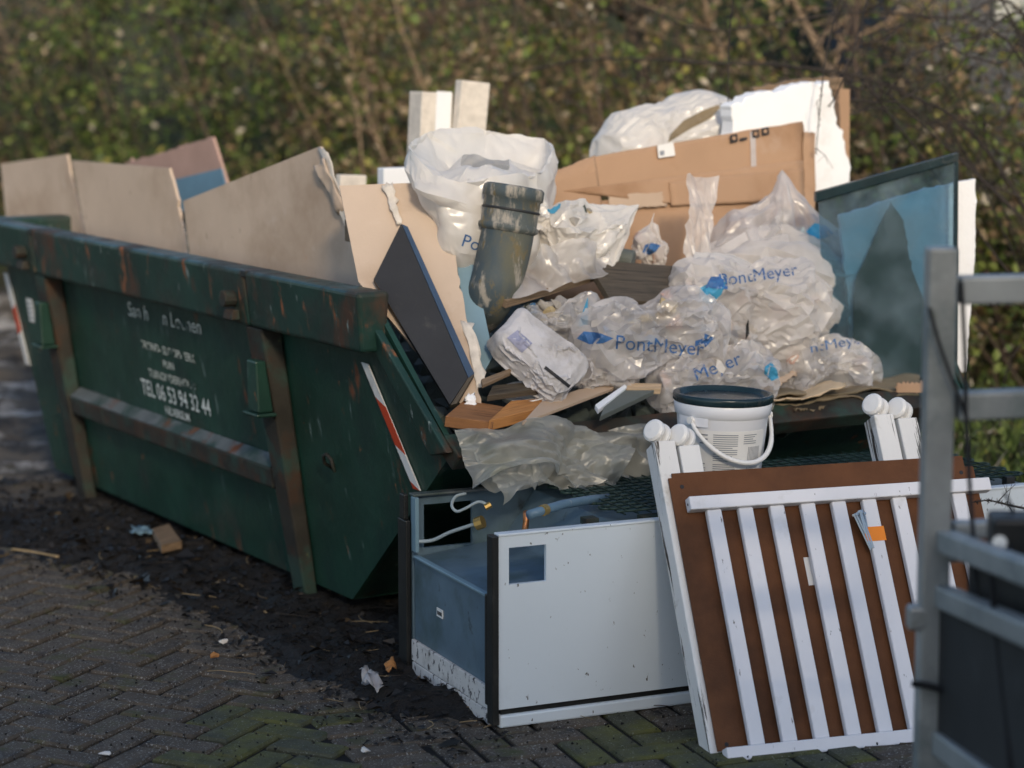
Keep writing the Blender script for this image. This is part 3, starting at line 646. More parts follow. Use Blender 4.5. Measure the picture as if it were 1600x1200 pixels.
def shred(pts_px, plane_p, plane_n, mat_, parent, seed, th=.002, name='torn_paper', amp=.006):
    pts = [on_plane(x, y, plane_p, plane_n) for x, y in pts_px]
    return sheet(name, pts, th, mat_, parent, 6, 10, amp, .004, seed, 25)
shred([(497, 232), (511, 236), (574, 436), (566, 432)], S(0, .05, 1), V, 'plaster_core', pc, 5)
shred([(490, 262), (506, 248), (540, 330), (528, 335)], S(0, .045, 1), V, 'plasterboard', pc, 6)
pk = pboard([(196, 255), (332, 214), (354, 285), (360, 330), (215, 330)], .62, 'board with pink upper half and blue band standing at the back of skip', 'pink_board', rag_edges=(0,), seed=8, name='painted_board', cat='board', rag=.004)
panel('blue_band', [on_v(x, y, .614) for x, y in ((262, 283), (346, 263), (352, 290), (352, 330), (262, 330))], .004, 'blue_paint', pk)
# the sheet that leans out over the lip, and the black board lying against it
T1, T2, B1 = on_u(530, 290, -.42), on_u(690, 283, -.56), on_u(748, 630, -1.0)
nd = (T2 - T1).cross(B1 - T2).normalized()
if nd.dot(EYE - T1) < 0: nd = -nd
dpl = lambda x, y, o=0.0: on_plane(x, y, T1 + nd * o, nd)
db = tag(panel('plasterboard', [dpl(x, y) for x, y in ((530, 290), (690, 284), (729, 500), (752, 632), (724, 636), (560, 440))], .0125, 'plasterboard', None, .0025, (1, 2, 3), seed=9),
    'long plasterboard leaning out over the skip lip behind a black board', 'plasterboard', g_pb)
shred([(598, 290), (612, 288), (628, 352), (620, 352)], T1 + nd * .012, nd, 'plaster_core', db, 11, .004, 'torn_paper', .006)
shred([(722, 500), (738, 505), (760, 600), (744, 606)], T1 + nd * .006, nd, 'plaster_core', db, 12, .004, 'torn_paper', .006)
shred([(727, 622), (741, 616), (742, 636), (728, 634)], T1 + nd * .012, nd, 'foam_white', db, 13, .012, 'plaster_crumb', .008)
bk = tag(panel('black_board', [dpl(x, y, .035) for x, y in ((627, 349), (731, 590), (703, 632), (584, 436))], .022, 'black_board', None), 'scuffed black board lying against a plasterboard at the skip corner', 'board')
panel('edge_band', [dpl(x, y, .0365) for x, y in ((628, 350), (637, 354), (741, 583), (732, 590))], .024, 'navy_edge', bk)
panel('raw_edge', [dpl(x, y, .0355) for x, y in ((704, 633), (731, 591), (741, 584), (714, 630))], .022, 'wood_dark', bk)
tag(panel('wall_panel', [dpl(x, y, -.04) for x, y in ((714, 413), (740, 410), (771, 556), (757, 580), (735, 560))], .018, 'grey_blue_board', None, .0, None), 'narrow blue-grey panel wedged behind the leaning plasterboard', 'panel')
tag(MB().box((0, 0, 0), (.05, .05, .07), frame(on_u(538, 342, -.4), V, -U)).build('wood_block', 'wood_weathered', bevel=.003), 'small wooden block showing between two plasterboard sheets', 'wood block')
# pale pieces far back in the skip
def bx_px(name, x0, x1, y0, y1, u, d, mat_, label, cat, tilt=0.0):
    a = on_u(x0, y1, u); b = on_u(x1, y1, u); c = on_u(x0, y0, u)
    M = frame(a, b - a, U) @ Matrix.Rotation(tilt, 4, 'Y')
    o = MB().box((0, 0, 0), ((b - a).length, d, (c - a).length)).build(name, mat_, None, M, bevel=.004)
    return tag(o, label, cat)
bb = bx_px('cardboard_profile', 652, 700, 143, 330, .75, .10, 'plaster_core', 'pale folded cardboard corner with white side standing beyond the open bag', 'cardboard', R(1))
MB().box((.06, -.004, .02), (.125, -.001, .45)).build('white_face', 'white_board', bb, WM[bb.name])
bx_px('cardboard_offcut', 704, 748, 124, 330, .70, .05, 'plaster_core', 'tall pale cardboard offcut rising above the open bag', 'cardboard', R(4))
bx_px('white_offcut', 600, 645, 263, 330, .5, .05, 'white_board', 'white offcut behind the plasterboard left of the open bag', 'board', R(-2))
bx_px('white_offcut', 530, 571, 273, 330, .8, .04, 'plaster_core', 'small pale offcut far behind the frayed plasterboard', 'board', R(1))

# ------------------------------------------------------------ flattened cardboard box
CB = -.30; nC = (U * 1.0 - ZUP * .22).normalized(); pC = S(CB, 1.2, 1.0)
cpl = lambda x, y, o=0.0: on_plane(x, y, pC - nC * o, nC)
box = thing('cardboard_box', 'big flattened brown cardboard box with sticker standing behind the bags', 'cardboard box', cpl(1080, 440))
def csheet(name, q, o=0.0, amp=.004, seed=1, mat_='cardboard', rag=.0015, th=.005):
    return sheet(name, [cpl(x, y, o) for x, y in q], th, mat_, box, 18, 10, amp, rag, seed, 6)
csheet('upper_flap', [(925, 245), (1254, 189), (1262, 262), (905, 300)], .0, .004, 1)
csheet('side_flap', [(1255, 206), (1274, 208), (1273, 420), (1257, 420)], .012, .003, 2)
csheet('middle_panel', [(880, 298), (1258, 250), (1258, 300), (1040, 318)], .008, .004, 3)
csheet('crease_strip', [(1045, 285), (1256, 262), (1256, 312), (1050, 322)], .016, .003, 4)
csheet('lower_panel', [(860, 318), (1258, 300), (1258, 470), (860, 470)], -.004, .006, 5)
csheet('left_flap', [(850, 275), (930, 242), (960, 470), (850, 470)], .004, .005, 6)
csheet('packing_tape', [(1172, 206), (1180, 205), (1182, 268), (1174, 269)], .010, .001, 7, 'film_clear', .0005, .001)
csheet('packing_tape', [(950, 305), (1040, 300), (1042, 322), (952, 328)], .012, .002, 8, 'fibre_panel', .0015, .001)
csheet('fold_ridge', [(1228, 262), (1232, 262), (1233, 420), (1229, 420)], .006, .001, 9, 'cardboard', .0005, .004)
csheet('fold_ridge', [(1105, 322), (1109, 322), (1112, 440), (1108, 440)], .006, .001, 10, 'cardboard', .0005, .004)
stk = panel('sticker', [cpl(x, y, .012) for x, y in ((1027, 227), (1052, 222), (1055, 243), (1029, 247))], .001, 'paper_label', box)
panel('print', [cpl(x, y, .0145) for x, y in ((1031, 236), (1038, 235), (1038, 242), (1032, 243))], .001, 'ink_grey', stk)
for (x, y) in ((1147, 216), (1162, 217), (1181, 209), (1196, 205)):
    h = 2 if x == 1162 else 6
    ic = panel('handling_symbol', [cpl(x + a, y + b, .012) for a, b in ((-6, -h + 1), (5, -h - 1), (6, h - 1), (-5, h + 1))], .001, 'ink_black', box)
    if h > 2: panel('symbol_centre', [cpl(x + a, y + b, .0145) for a, b in ((-2, -3), (3, -2), (2, 3), (-3, 2))], .001, 'cardboard', ic)

# ------------------------------------------------------------ polystyrene, and the cardboard behind it
def upoly(name, q, u, th, mat_, label=None, cat=None, rag=0.0, re=None, seed=1, parent=None, bevel=0.0):
    o = panel(name, [on_u(x, y, u) for x, y in q], th, mat_, parent, rag, re, seed=seed, bevel=bevel)
    return tag(o, label, cat) if label else o
upoly('polystyrene_block', [(1142, 166), (1178, 148), (1230, 138), (1262, 130), (1296, 126), (1308, 185), (1312, 200), (1330, 262), (1328, 285), (1310, 292), (1270, 310), (1150, 330)], -.16, .07,
      'foam_white', 'white polystyrene block with crumbled edge behind the cardboard box', 'polystyrene', .005, None, 4, bevel=.004)
upoly('cardboard_strip', [(1178, 136), (1250, 124), (1318, 121), (1318, 138), (1180, 146)], .0, .02, 'wood_weathered', 'brown cardboard strip along the top of the polystyrene block', 'cardboard', .003, None, 5)
upoly('cardboard_strip', [(1311, 139), (1328, 139), (1327, 300), (1316, 300)], -.02, .03, 'cardboard', 'upright brown cardboard strip beside the polystyrene block', 'cardboard', .001, None, 6)

# ------------------------------------------------------------ framed pane of blue glass with a white foam board behind it
G1, G2, G3 = on_u(1276, 303, -.78), on_u(1498, 242, -.97), on_u(1495, 585, -.99)
nG = (G2 - G1).cross(G3 - G2).normalized()
if nG.dot(EYE - G1) < 0: nG = -nG
gp = lambda x, y, o=0.0: on_plane(x, y, G1 + nG * o, nG)
m_ = bpy.data.materials.new('tinted_glass'); m_.use_nodes = True; MATS['tinted_glass'] = m_
N = m_.node_tree.nodes; L = m_.node_tree.links; N.remove(N['Principled BSDF']); out = N['Material Output']
tr = N.new('ShaderNodeBsdfTransparent'); tr.inputs[0].default_value = (.55, .71, .80, 1)
gl = N.new('ShaderNodeBsdfGlossy'); gl.inputs['Roughness'].default_value = .03; gl.inputs[0].default_value = (.9, .95, 1, 1)
dd = N.new('ShaderNodeBsdfDiffuse'); dd.inputs[0].default_value = (.26, .34, .39, 1)
tcg = N.new('ShaderNodeTexCoord'); nz_ = N.new('ShaderNodeTexNoise'); nz_.inputs['Scale'].default_value = 6; nz_.inputs['Detail'].default_value = 8; L.new(tcg.outputs['Object'], nz_.inputs[0])
mr_ = N.new('ShaderNodeMapRange'); mr_.inputs[1].default_value = .4; mr_.inputs[2].default_value = .8; mr_.inputs[3].default_value = .06; mr_.inputs[4].default_value = .34; L.new(nz_.outputs[0], mr_.inputs[0])
mx = N.new('ShaderNodeMixShader'); L.new(mr_.outputs[0], mx.inputs[0]); L.new(tr.outputs[0], mx.inputs[1]); L.new(dd.outputs[0], mx.inputs[2])
fz = N.new('ShaderNodeFresnel'); fz.inputs[0].default_value = 1.6; mx2 = N.new('ShaderNodeMixShader'); L.new(fz.outputs[0], mx2.inputs[0]); L.new(mx.outputs[0], mx2.inputs[1]); L.new(gl.outputs[0], mx2.inputs[2]); L.new(mx2.outputs[0], out.inputs[0])
gls = thing('glass_panel', 'blue tinted glass pane with dark green top rail at skip far corner', 'glass panel', gp(1440, 590))
panel('pane', [gp(x, y) for x, y in ((1279, 310), (1494, 252), (1491, 588), (1292, 596))], .005, 'tinted_glass', gls)
panel('top_rail', [gp(x, y, .012) for x, y in ((1275, 300), (1498, 238), (1498, 252), (1275, 316))], .03, 'bucket_lid', gls, bevel=.003)
panel('side_rail', [gp(x, y, .010) for x, y in ((1493, 253), (1498, 252), (1496, 588), (1491, 588))], .024, 'bucket_lid', gls, bevel=.002)
tag(panel('foam_board', [gp(x, y, -.075) for x, y in ((1312, 336), (1438, 298), (1525, 279), (1524, 400), (1509, 582), (1335, 590))], .03, 'foam_white', None, .0022, None, seed=5, bevel=.003), 'white foam board showing beyond the edge of the tinted glass', 'foam board')
tag(panel('bag_silhouette', [gp(x, y, -.045) for x, y in ((1336, 440), (1392, 316), (1412, 345), (1424, 420), (1446, 470), (1446, 590), (1330, 590))], .004, 'cardboard_dirty', None, .002, None, seed=7), 'dark pointed sheet behind the tinted glass, added as a bag silhouette', 'cardboard')  # added dark sheet, standing in for the bag's silhouette in the glass

# ------------------------------------------------------------ pipe bend with plaster on it
pu = -.78
pp = [on_u(x, y, pu) for x, y in ((797, 336), (790, 380), (781, 420), (772, 448))] + [on_u(762, 470, pu + .03), on_u(748, 490, pu + .09), on_u(735, 500, pu + .17)]
pipe = thing('drain_pipe', 'grey-blue plastic pipe bend crusted with plaster beside the open bag', 'pipe', on_u(770, 480, pu))
r0 = .082; m = MB()
ax = (pp[0] - pp[1]).normalized()
cv = curve([pp[0] - ax * .03, pp[1], pp[2], pp[3], pp[4], pp[5], pp[6]], 5); m.tube(cv, [r0 - .022 * max(0, i / len(cv) - .25) for i in range(len(cv))], 28, cap=False); pb_ = m.build('pipe_body', 'pvc_pipe', pipe, smooth=True, fix=True)
sd = pb_.modifiers.new('solid', 'SOLIDIFY'); sd.thickness = .006
PMx = frame(pp[1] + ax * .055, ax.orthogonal(), ax.cross(ax.orthogonal()))
m = MB(); m.lathe([(r0 - .006, .12), (r0 + .004, .122), (r0 + .012, .115), (r0 + .012, .085), (r0 + .005, .080), (r0 + .005, .004), (r0 + .011, .0), (r0 + .011, -.012), (r0 + .001, -.02)], PMx, 36); so_ = m.build('socket', 'pvc_pipe', pipe, smooth=True)
m = MB(); m.lathe([(r0 - .008, .118), (r0 - .012, .02)], PMx, 36); m.build('bore', 'pvc_dark', pipe, smooth=True)
m = MB(); m.lathe([(r0 + .0062, .052), (r0 + .0092, .048), (r0 + .0062, .044)], PMx, 36); m.build('ring', 'pvc_dark', pipe, smooth=True)

# ------------------------------------------------------------ planks and offcuts on the lip
def zq(q, z): return [at_z(x, y, z) for x, y in q]
def uq(q, u): return [on_u(x, y, u) for x, y in q]
def tilt_slab(name, q, z, slope, th, mat_, label, cat='plank', bevel=.002):
    """timber whose top lies in a plane through height z at the lip, rising with slope along U"""
    n = (ZUP - U * slope).normalized(); p0 = S(-1.1, .8, z + .035)
    return tag(slab(name, [on_plane(x, y, p0, n) for x, y in q], th, mat_, None, bevel), label, cat)
tilt_slab('wood_offcut', [(696, 650), (770, 660), (792, 636), (726, 624)], .735, .25, .034, 'wood_brown', 'brown broken timber lying on the skip lip at its corner', 'timber')
tilt_slab('wood_offcut', [(764, 657), (834, 640), (850, 622), (798, 626)], .742, .25, .034, 'wood_splinter', 'splintered orange-brown timber overlapping another on the skip lip', 'timber')
tilt_slab('fibreboard_strip', [(816, 660), (958, 606), (962, 600), (905, 608), (845, 628)], .742, .25, .010, 'fibre_panel', 'long pale fibreboard strip lying across the skip lip', 'board', .001)
gb = tilt_slab('painted_board', [(938, 650), (1028, 607), (1034, 600), (980, 598), (945, 632)], .748, .3, .018, 'greygreen_board', 'grey-green painted board with pale cut end beside the bucket', 'board')
slab('cut_end', [on_plane(x, y, S(-1.1, .8, .789), (ZUP - U * .3).normalized()) for x, y in ((979, 607), (1033, 607), (1034, 599), (981, 598))], .02, 'wood_pale', gb)
tilt_slab('painted_batten', [(935, 640), (980, 604), (976, 600), (930, 632)], .756, .3, .016, 'white_board', 'thin white painted batten under the grey-green board', 'batten')
tilt_slab('wood_offcut', [(752, 592), (800, 574), (798, 582), (754, 602)], .80, .4, .012, 'wood_weathered', 'thin weathered batten under the white sack', 'batten')
tilt_slab('wood_offcut', [(762, 618), (850, 606), (852, 594), (770, 602)], .77, .3, .02, 'wood_dark', 'dark wooden offcut beneath the white sack', 'timber')
wd = tag(sheet('wood_splinters', uq([(982, 604), (1000, 590), (990, 576), (966, 596)], -.93), .006, 'wood_splinter', None, 10, 8, .012, .012, 3, 40, False), 'orange splintered wood end poking out beside the small bag', 'splinters')
# two planks higher up
def plank_px(A, B, ua, ub, wv, th, mat_, label):
    a, b = on_u(*A, ua), on_u(*B, ub); x = (b - a).normalized(); M = frame(a, x, wv)
    return tag(MB().box((0, 0, -th), ((b - a).length, Vector(wv).length, 0)).build('plank', mat_, None, M, bevel=.002), label, 'plank')
plank_px((792, 470), (945, 424), -.86, -.72, U * .16 + ZUP * .055, .026, 'wood_weathered', 'weathered plank sticking out below the small open bag')
plank_px((912, 414), (1054, 424), -.70, -.72, -U * .17 - ZUP * .11, .022, 'wood_dark', 'dark mossy plank poking out above the printed bag')
tag(MB().tube([on_u(958, 402, -.55), on_u(990, 408, -.6)], .035, 18).build('pipe_offcut', 'greygreen_board', smooth=False, bevel=.004), 'short grey pipe offcut behind the dark plank', 'pipe')
# shallow white lid
lc = on_u(820, 622, -.96); m = MB()
m.lathe([(0, .0), (.066, .0), (.072, .006), (.077, .02), (.081, .022), (.077, .024), (.070, .012), (0, .008)], frame(lc, V, U + ZUP * .1) @ Matrix.Rotation(R(-9), 4, 'Y') @ Matrix.Rotation(R(6), 4, 'X'), 32)
tag(m.build('white_dish', 'caster_plastic', smooth=True), 'shallow white plastic dish among the broken timber', 'dish')

# dirty flattened cardboard on the far half of the lip
gcb = 'dirty flattened cardboard on the skip lip'
def lipsheet(q, us, label, seed, mat_='cardboard_dirty', amp=.012, th=.005, rag=.006, name='cardboard_sheet'):
    return tag(sheet(name, [on_u(x, y, u) for (x, y), u in zip(q, us)], th, mat_, None, 22, 10, amp, rag, seed, 7), label, 'cardboard', gcb)
lipsheet([(1185, 622), (1440, 604), (1432, 578), (1230, 598)], (-1.08, -1.08, -.8, -.8), 'dirty green-stained cardboard sheet, topmost on the skip lip', 1)
lipsheet([(1200, 632), (1436, 618), (1420, 592), (1240, 610)], (-1.09, -1.1, -.85, -.85), 'dirty cardboard sheet lying under another on the skip lip', 2)
lipsheet([(1196, 628), (1320, 612), (1318, 602), (1205, 614)], (-1.13, -1.13, -1.0, -1.0), 'wavy torn cardboard edge curling over the skip lip', 3, 'cardboard_inner', .016, .004, .010)
lipsheet([(1240, 640), (1290, 628), (1285, 616), (1235, 622)], (-1.12, -1.12, -1.0, -1.0), 'curled dirty cardboard scrap hanging at the lip', 6, 'cardboard_dirty', .016, .004, .010)
lipsheet([(1400, 622), (1450, 618), (1450, 596), (1402, 600)], (-1.08, -1.1, -1.08, -1.08), 'brown cardboard piece at the far lip corner', 4, 'cardboard', .004)
slv = lipsheet([(1190, 608), (1240, 578), (1250, 580), (1205, 612)], (-1.06, -.95, -.95, -1.06), 'pale board sliver sticking out under the printed bags', 5, 'fibre_panel', .002)

# ------------------------------------------------------------ bucket
BC = at_z(1124, 767, FH + .03); bucket = thing('bucket', 'white plastic bucket with dark lid and printed label standing on the fridge', 'bucket', BC)
BM = Matrix.Translation(BC) @ Matrix.Rotation(R(1.5), 4, 'Y'); BH = .287
rb_ = lambda z: .112 + (.137 - .112) * z / BH
m = MB(); m.lathe([(0, 0), (.108, 0), (.112, .004), (rb_(.225), .225), (rb_(.228) + .001, .228), (rb_(.23) + .006, .232), (rb_(.262) + .007, .264), (rb_(.265) + .004, .267), (rb_(BH), BH - .012), (.125, BH - .012)], Matrix.Identity(4), 56)
m.build('body', 'bucket_plastic', bucket, BM, smooth=True)
m = MB(); R1 = rb_(BH) + .006
m.lathe([(R1 - .002, BH - .022), (R1 + .002, BH - .018), (R1 + .003, BH - .004), (R1, BH + .002), (R1 - .008, BH + .003), (R1 - .012, BH), (R1 - .015, BH - .011), (R1 - .030, BH - .012), (R1 - .033, BH - .009), (.04, BH - .009), (0, BH - .009)], Matrix.Identity(4), 56)
m.build('lid', 'bucket_lid', bucket, BM, smooth=True)
def arc(a0, a1, z0, z1, off, n=10):
    m = MB()
    for k in range(n + 1):
        a = a0 + (a1 - a0) * k / n
        for z in (z0, z1):
            r = rb_(z) + off; m.v.append(Vector((r * math.cos(a), r * math.sin(a), z)))
    m.f = [(2 * k, 2 * k + 2, 2 * k + 3, 2 * k + 1) for k in range(n)]; return m
def adeg(d): return R(d)    # -90 faces the camera
ear = MB()
for (a0, a1, z0) in ((-158, -112, .205),):
    k = arc(adeg(a0), adeg(a1), z0, .231, .0062, 8); ear.add(k.v, k.f)
ear.build('ear', 'bucket_plastic', bucket, BM)
lab = arc(adeg(-150), adeg(-28), .02, .196, .0008, 24).build('label_print', 'paper_label', bucket, BM, smooth=True)
pr = MB(); rnd = random.Random(5)
def lines(a0, a1, z1, n, dz=.0062, h=.0022, ragged=.4):
    for k in range(n):
        e = a1 if rnd.random() > .35 else a0 + (a1 - a0) * rnd.uniform(1 - ragged, 1)
        q = arc(adeg(a0), adeg(e), z1 - k * dz - h, z1 - k * dz, .0022, 8); pr.add(q.v, q.f)
lines(-106, -74, .186, 13); lines(-106, -76, .100, 6); lines(-106, -96, .060, 7); lines(-92, -78, .060, 7); lines(-66, -46, .186, 5)
lines(-66, -60, .082, 2, .02); lines(-62, -48, .044, 4); lines(-124, -113, .185, 3, .012, .004); lines(-146, -116, .10, 12)
for k in range(9):
    q = arc(adeg(-58 + k * 2.4), adeg(-57.2 + k * 2.4), .098, .150, .0022, 1); pr.add(q.v, q.f)
    q = arc(adeg(-58 + k * 2.4), adeg(-57.2 + k * 2.4), .060, .092, .0022, 1); pr.add(q.v, q.f)
tag(pr.build('print', 'ink_grey', lab, BM, fix=False), kind='stuff')
hp = []
for k in range(25):
    t = k / 24; a = adeg(-134 + t * 146); z = .222 - .115 * math.sin(math.pi * t) ** .8 ; r = rb_(z) + .012 + .012 * math.sin(math.pi * t)
    hp.append((r * math.cos(a), r * math.sin(a), z))
MB().tube(hp, [.0062] * 4 + [.0075] * 17 + [.0062] * 4, 10).build('handle', 'caster_plastic', bucket, BM, smooth=True)
for k in (0, 24):
    p = Vector(hp[k]); d = Vector((p.x, p.y, 0)).normalized()
    MB().tube([p - d * .012, p + d * .006], .010, 12).build('handle_pivot', 'caster_plastic', bucket, BM)
# ------------------------------------------------------------ polythene bags: a film relaxed over the rubble inside it
def ico(level):
    bm = bmesh.new(); bmesh.ops.create_icosphere(bm, subdivisions=level, radius=1)
    X = np.array([v.co[:] for v in bm.verts]); T = np.array([[v.index for v in f.verts] for f in bm.faces]); bm.free(); return X, T
ICO = {k: ico(k) for k in (5, 6)}
def tri_normals(x, T):
    fn = np.cross(x[T[:, 1]] - x[T[:, 0]], x[T[:, 2]] - x[T[:, 0]]); nn = np.zeros_like(x)
    for k in range(3):
        for a in range(3): nn[:, a] += np.bincount(T[:, k], weights=fn[:, a], minlength=len(x))
    return nn / (np.linalg.norm(nn, axis=1, keepdims=True) + 1e-12)
def crumple(x, T, amps, seed, aniso=None):
    """sharp random creases: ridged noise along the normals; amps = ((height, frequency), ...)"""
    nn = tri_normals(x, T); h = np.zeros(len(x)); o = Vector((seed * 7.3, seed * 1.9, seed * 4.1))
    y = x if aniso is None else x @ np.array(aniso).T
    for a, f in amps:
        h += np.array([a * (.5 - abs(noise.noise(Vector(p) * f + o + noise.noise_vector(Vector(p) * f * .6 + o) * .5)) * 2) for p in y])
    return x + nn * h[:, None]
def subdivide(x, T):
    E = np.sort(np.vstack([T[:, [0, 1]], T[:, [1, 2]], T[:, [2, 0]]]), axis=1); E, inv = np.unique(E, axis=0, return_inverse=True); inv = inv.reshape(-1)
    n, m = len(x), len(T); a, b, c = n + inv[:m], n + inv[m:2 * m], n + inv[2 * m:]
    return np.vstack([x, (x[E[:, 0]] + x[E[:, 1]]) / 2]), np.vstack([np.stack(q, axis=1) for q in ((T[:, 0], a, c), (a, T[:, 1], b), (c, b, T[:, 2]), (a, b, c))])
def relax(X, T, rest_k=1.0, hulls=(), planes=(), pins=(), steps=110, g=.0011, suck=.0008, seed=1, amp=.004, inner=9, bend=.12):
    """quasi-static film: keeps its edge lengths, sags, is sucked in and stays outside convex hulls and above planes"""
    n = len(X)
    E = np.sort(np.vstack([T[:, [0, 1]], T[:, [1, 2]], T[:, [2, 0]]]), axis=1); E, inv = np.unique(E, axis=0, return_inverse=True)
    inv = inv.reshape(-1); opp = np.concatenate([T[:, 2], T[:, 0], T[:, 1]]); order = np.argsort(inv, kind='stable'); si = inv[order]
    same = np.nonzero(si[1:] == si[:-1])[0]; B = np.stack([opp[order[same]], opp[order[same + 1]]], axis=1)
    I, J = E[:, 0], E[:, 1]; rest = np.linalg.norm(X[J] - X[I], axis=1) * rest_k
    BI, BJ = B[:, 0], B[:, 1]; brest = np.linalg.norm(X[BJ] - X[BI], axis=1) * rest_k
    val = np.bincount(np.concatenate([I, J]), minlength=n)[:, None]; bval = np.maximum(1, np.bincount(np.concatenate([BI, BJ]), minlength=n))[:, None]
    def solve(x, i, j, r, v_, w_):
        d = x[j] - x[i]; l = np.linalg.norm(d, axis=1) + 1e-9; c = d * ((l - r) / l * .5)[:, None]; acc = np.zeros_like(x)
        for a in range(3): acc[:, a] = np.bincount(i, weights=c[:, a], minlength=n) - np.bincount(j, weights=c[:, a], minlength=n)
        return x + acc / v_ * w_
    x = X.copy(); prev = x.copy()
    pin = []
    for (tgt, cnt) in pins:
        tgt = np.array(tgt[:]); idx = np.argsort(np.linalg.norm(X - tgt, axis=1))[:cnt]; pin.append((idx, x[idx].copy(), tgt))
    HU = [(np.array(c[:]), np.array(N_), np.array(D_), rad) for (c, N_, D_, rad) in hulls]
    for s in range(steps):
        nn = tri_normals(x, T); v = (x - prev) * .75; prev = x.copy()
        ramp = min(1, (s + 1) / (steps * .45))
        x = x + v - nn * (suck * .2 * ramp); x[:, 2] -= g * .16 * ramp
        for k in range(inner):
            x = solve(x, I, J, rest, val, 1.7)
            if k == 0 and bend: x = solve(x, BI, BJ, brest, bval, bend)
        for (c, N_, D_, rad) in HU:
            m = np.nonzero(np.einsum('ij,ij->i', x - c, x - c) < (rad * 1.05 + .004) ** 2)[0]
            if len(m) == 0: continue
            sd = (x[m] - c) @ N_.T - D_; k = sd.argmax(axis=1); dep = sd[np.arange(len(m)), k]; h = dep < .003
            mh = m[h]; x[mh] += N_[k[h]] * (.003 - dep[h])[:, None]; x[mh] = prev[mh] + (x[mh] - prev[mh]) * .8 + N_[k[h]] * .0004
        for (p, nr) in planes:
            d = (x - np.array(p[:])) @ np.array(nr[:]); m = d < 0; x[m] -= d[m, None] * np.array(nr[:])
        for idx, st, tgt in pin: x[idx] = st + (tgt - st) * ramp
    return x
RUB = {'mix': ('rubble_grey', 'rubble_pink', 'rubble_white', 'rubble_blue', 'rubble_ochre'), 'grey': ('rubble_grey', 'rubble_white', 'rubble_ochre', 'rubble_dark'),
       'dark': ('rubble_dark', 'rubble_grey', 'rubble_blue', 'rubble_ochre'), 'pale': ('rubble_white', 'rubble_pink', 'rubble_white', 'rubble_grey')}
def hull_planes(vs_, fs, c):
    N_, D_ = [], []
    for f in fs:
        a, b, d = vs_[f[0]], vs_[f[1]], vs_[f[2]]; nr = (b - a).cross(d - a)
        if nr.length < 1e-9: continue
        nr.normalize()
        if nr.dot(a) < 0: nr = -nr
        N_.append(nr[:]); D_.append(nr.dot(a))
    return N_, D_
BAGS = {}
def film_obj(name, x, T, material, sub=0):
    me = bpy.data.meshes.new(name); c = x.mean(axis=0); c[2] = x[:, 2].min()
    me.from_pydata([tuple(p) for p in (x - c)], [], [tuple(t) for t in T]); me.materials.append(MATS[material])
    me.polygons.foreach_set('use_smooth', [True] * len(me.polygons))
    if not sub: me.set_sharp_from_angle(angle=R(27))       # the film keeps its creases
    o = bpy.data.objects.new(name, me); C.objects.link(o); attach(o, None, Matrix.Translation(Vector(c)))
    if sub: s_ = o.modifiers.new('sub', 'SUBSURF'); s_.levels = s_.render_levels = sub
    BVH[o.name] = BVHTree.FromPolygons([tuple(p) for p in x], [tuple(t) for t in T]); return o
BVH = {}
def bag(key, lumps, u, label, material='film_milky', rubble='mix', level=5, pins=(), rest=.955, steps=80, suck=.0010, g=.0008, seed=1, amp=.004, planes=(), name='rubble_bag', cat='bag', grow=1.03, cr=((.022, 8), (.008, 19)), fine_cr=((.014, 6.5), (.0028, 18)), bend=.35, group='bags of rubble on the open end of the skip'):
    rnd = random.Random(seed); HL = []; rb = MB(); fm = []
    for lp in lumps:
        px, py, rp = lp[:3]; uu = u + (lp[3] if len(lp) > 3 else 0); c = on_u(px, py, uu); rad = rp / FPX * (c - EYE).length
        vs_, fs = chunk(rad, rnd, 10); N_, D_ = hull_planes(vs_, fs, c); HL.append((c, N_, D_, rad))
        # the visible filling: smaller pieces packed in the lump
        pcs = 5 if rp > 24 else 3
        for k in range(pcs):
            o_ = Vector((rnd.gauss(0, 1), rnd.gauss(0, 1), rnd.gauss(0, 1))).normalized() * rad * .42
            v2, f2 = chunk(rad * rnd.uniform(.36, .52), rnd, 10); rb.add([c + o_ + q for q in v2], f2); fm += [rnd.randrange(5)] * len(f2)
    cen = sum((h[0] for h in HL), Vector()) / len(HL); X0, T = ICO[level]
    Cn = np.array([h[0][:] for h in HL]) - np.array(cen[:]); Rn = np.array([h[3] for h in HL])
    sup = (X0 @ Cn.T + Rn[None, :]).max(axis=1)
    X = np.array(cen[:]) + X0 * (sup * grow)[:, None]
    X = crumple(X, T, cr, seed)
    x = relax(X, T, rest, HL, planes, pins, steps, g, suck, seed, amp, bend=bend)
    if level == 5: x, T = subdivide(x, T)
    x = crumple(x, T, fine_cr, seed + 3)
    o = film_obj(name, x, T, material, 0); tag(o, label, cat, group)
    r_ = rb.build('rubble', RUB[rubble][0], o, Matrix.Identity(4), fix=False)
    ms = RUB[rubble]
    for nm in ms[1:]: r_.data.materials.append(MATS[nm])
    r_.data.polygons.foreach_set('material_index', [k % len(ms) for k in fm]); r_['kind'] = 'stuff'
    BAGS[key] = o; return o
def fine(bm, lim):
    bmesh.ops.triangulate(bm, faces=bm.faces)
    for k in range(7):
        es = [e for e in bm.edges if e.calc_length() > lim]
        if not es: break
        bmesh.ops.subdivide_edges(bm, edges=es, cuts=1); bmesh.ops.triangulate(bm, faces=[f for f in bm.faces if len(f.verts) > 3])
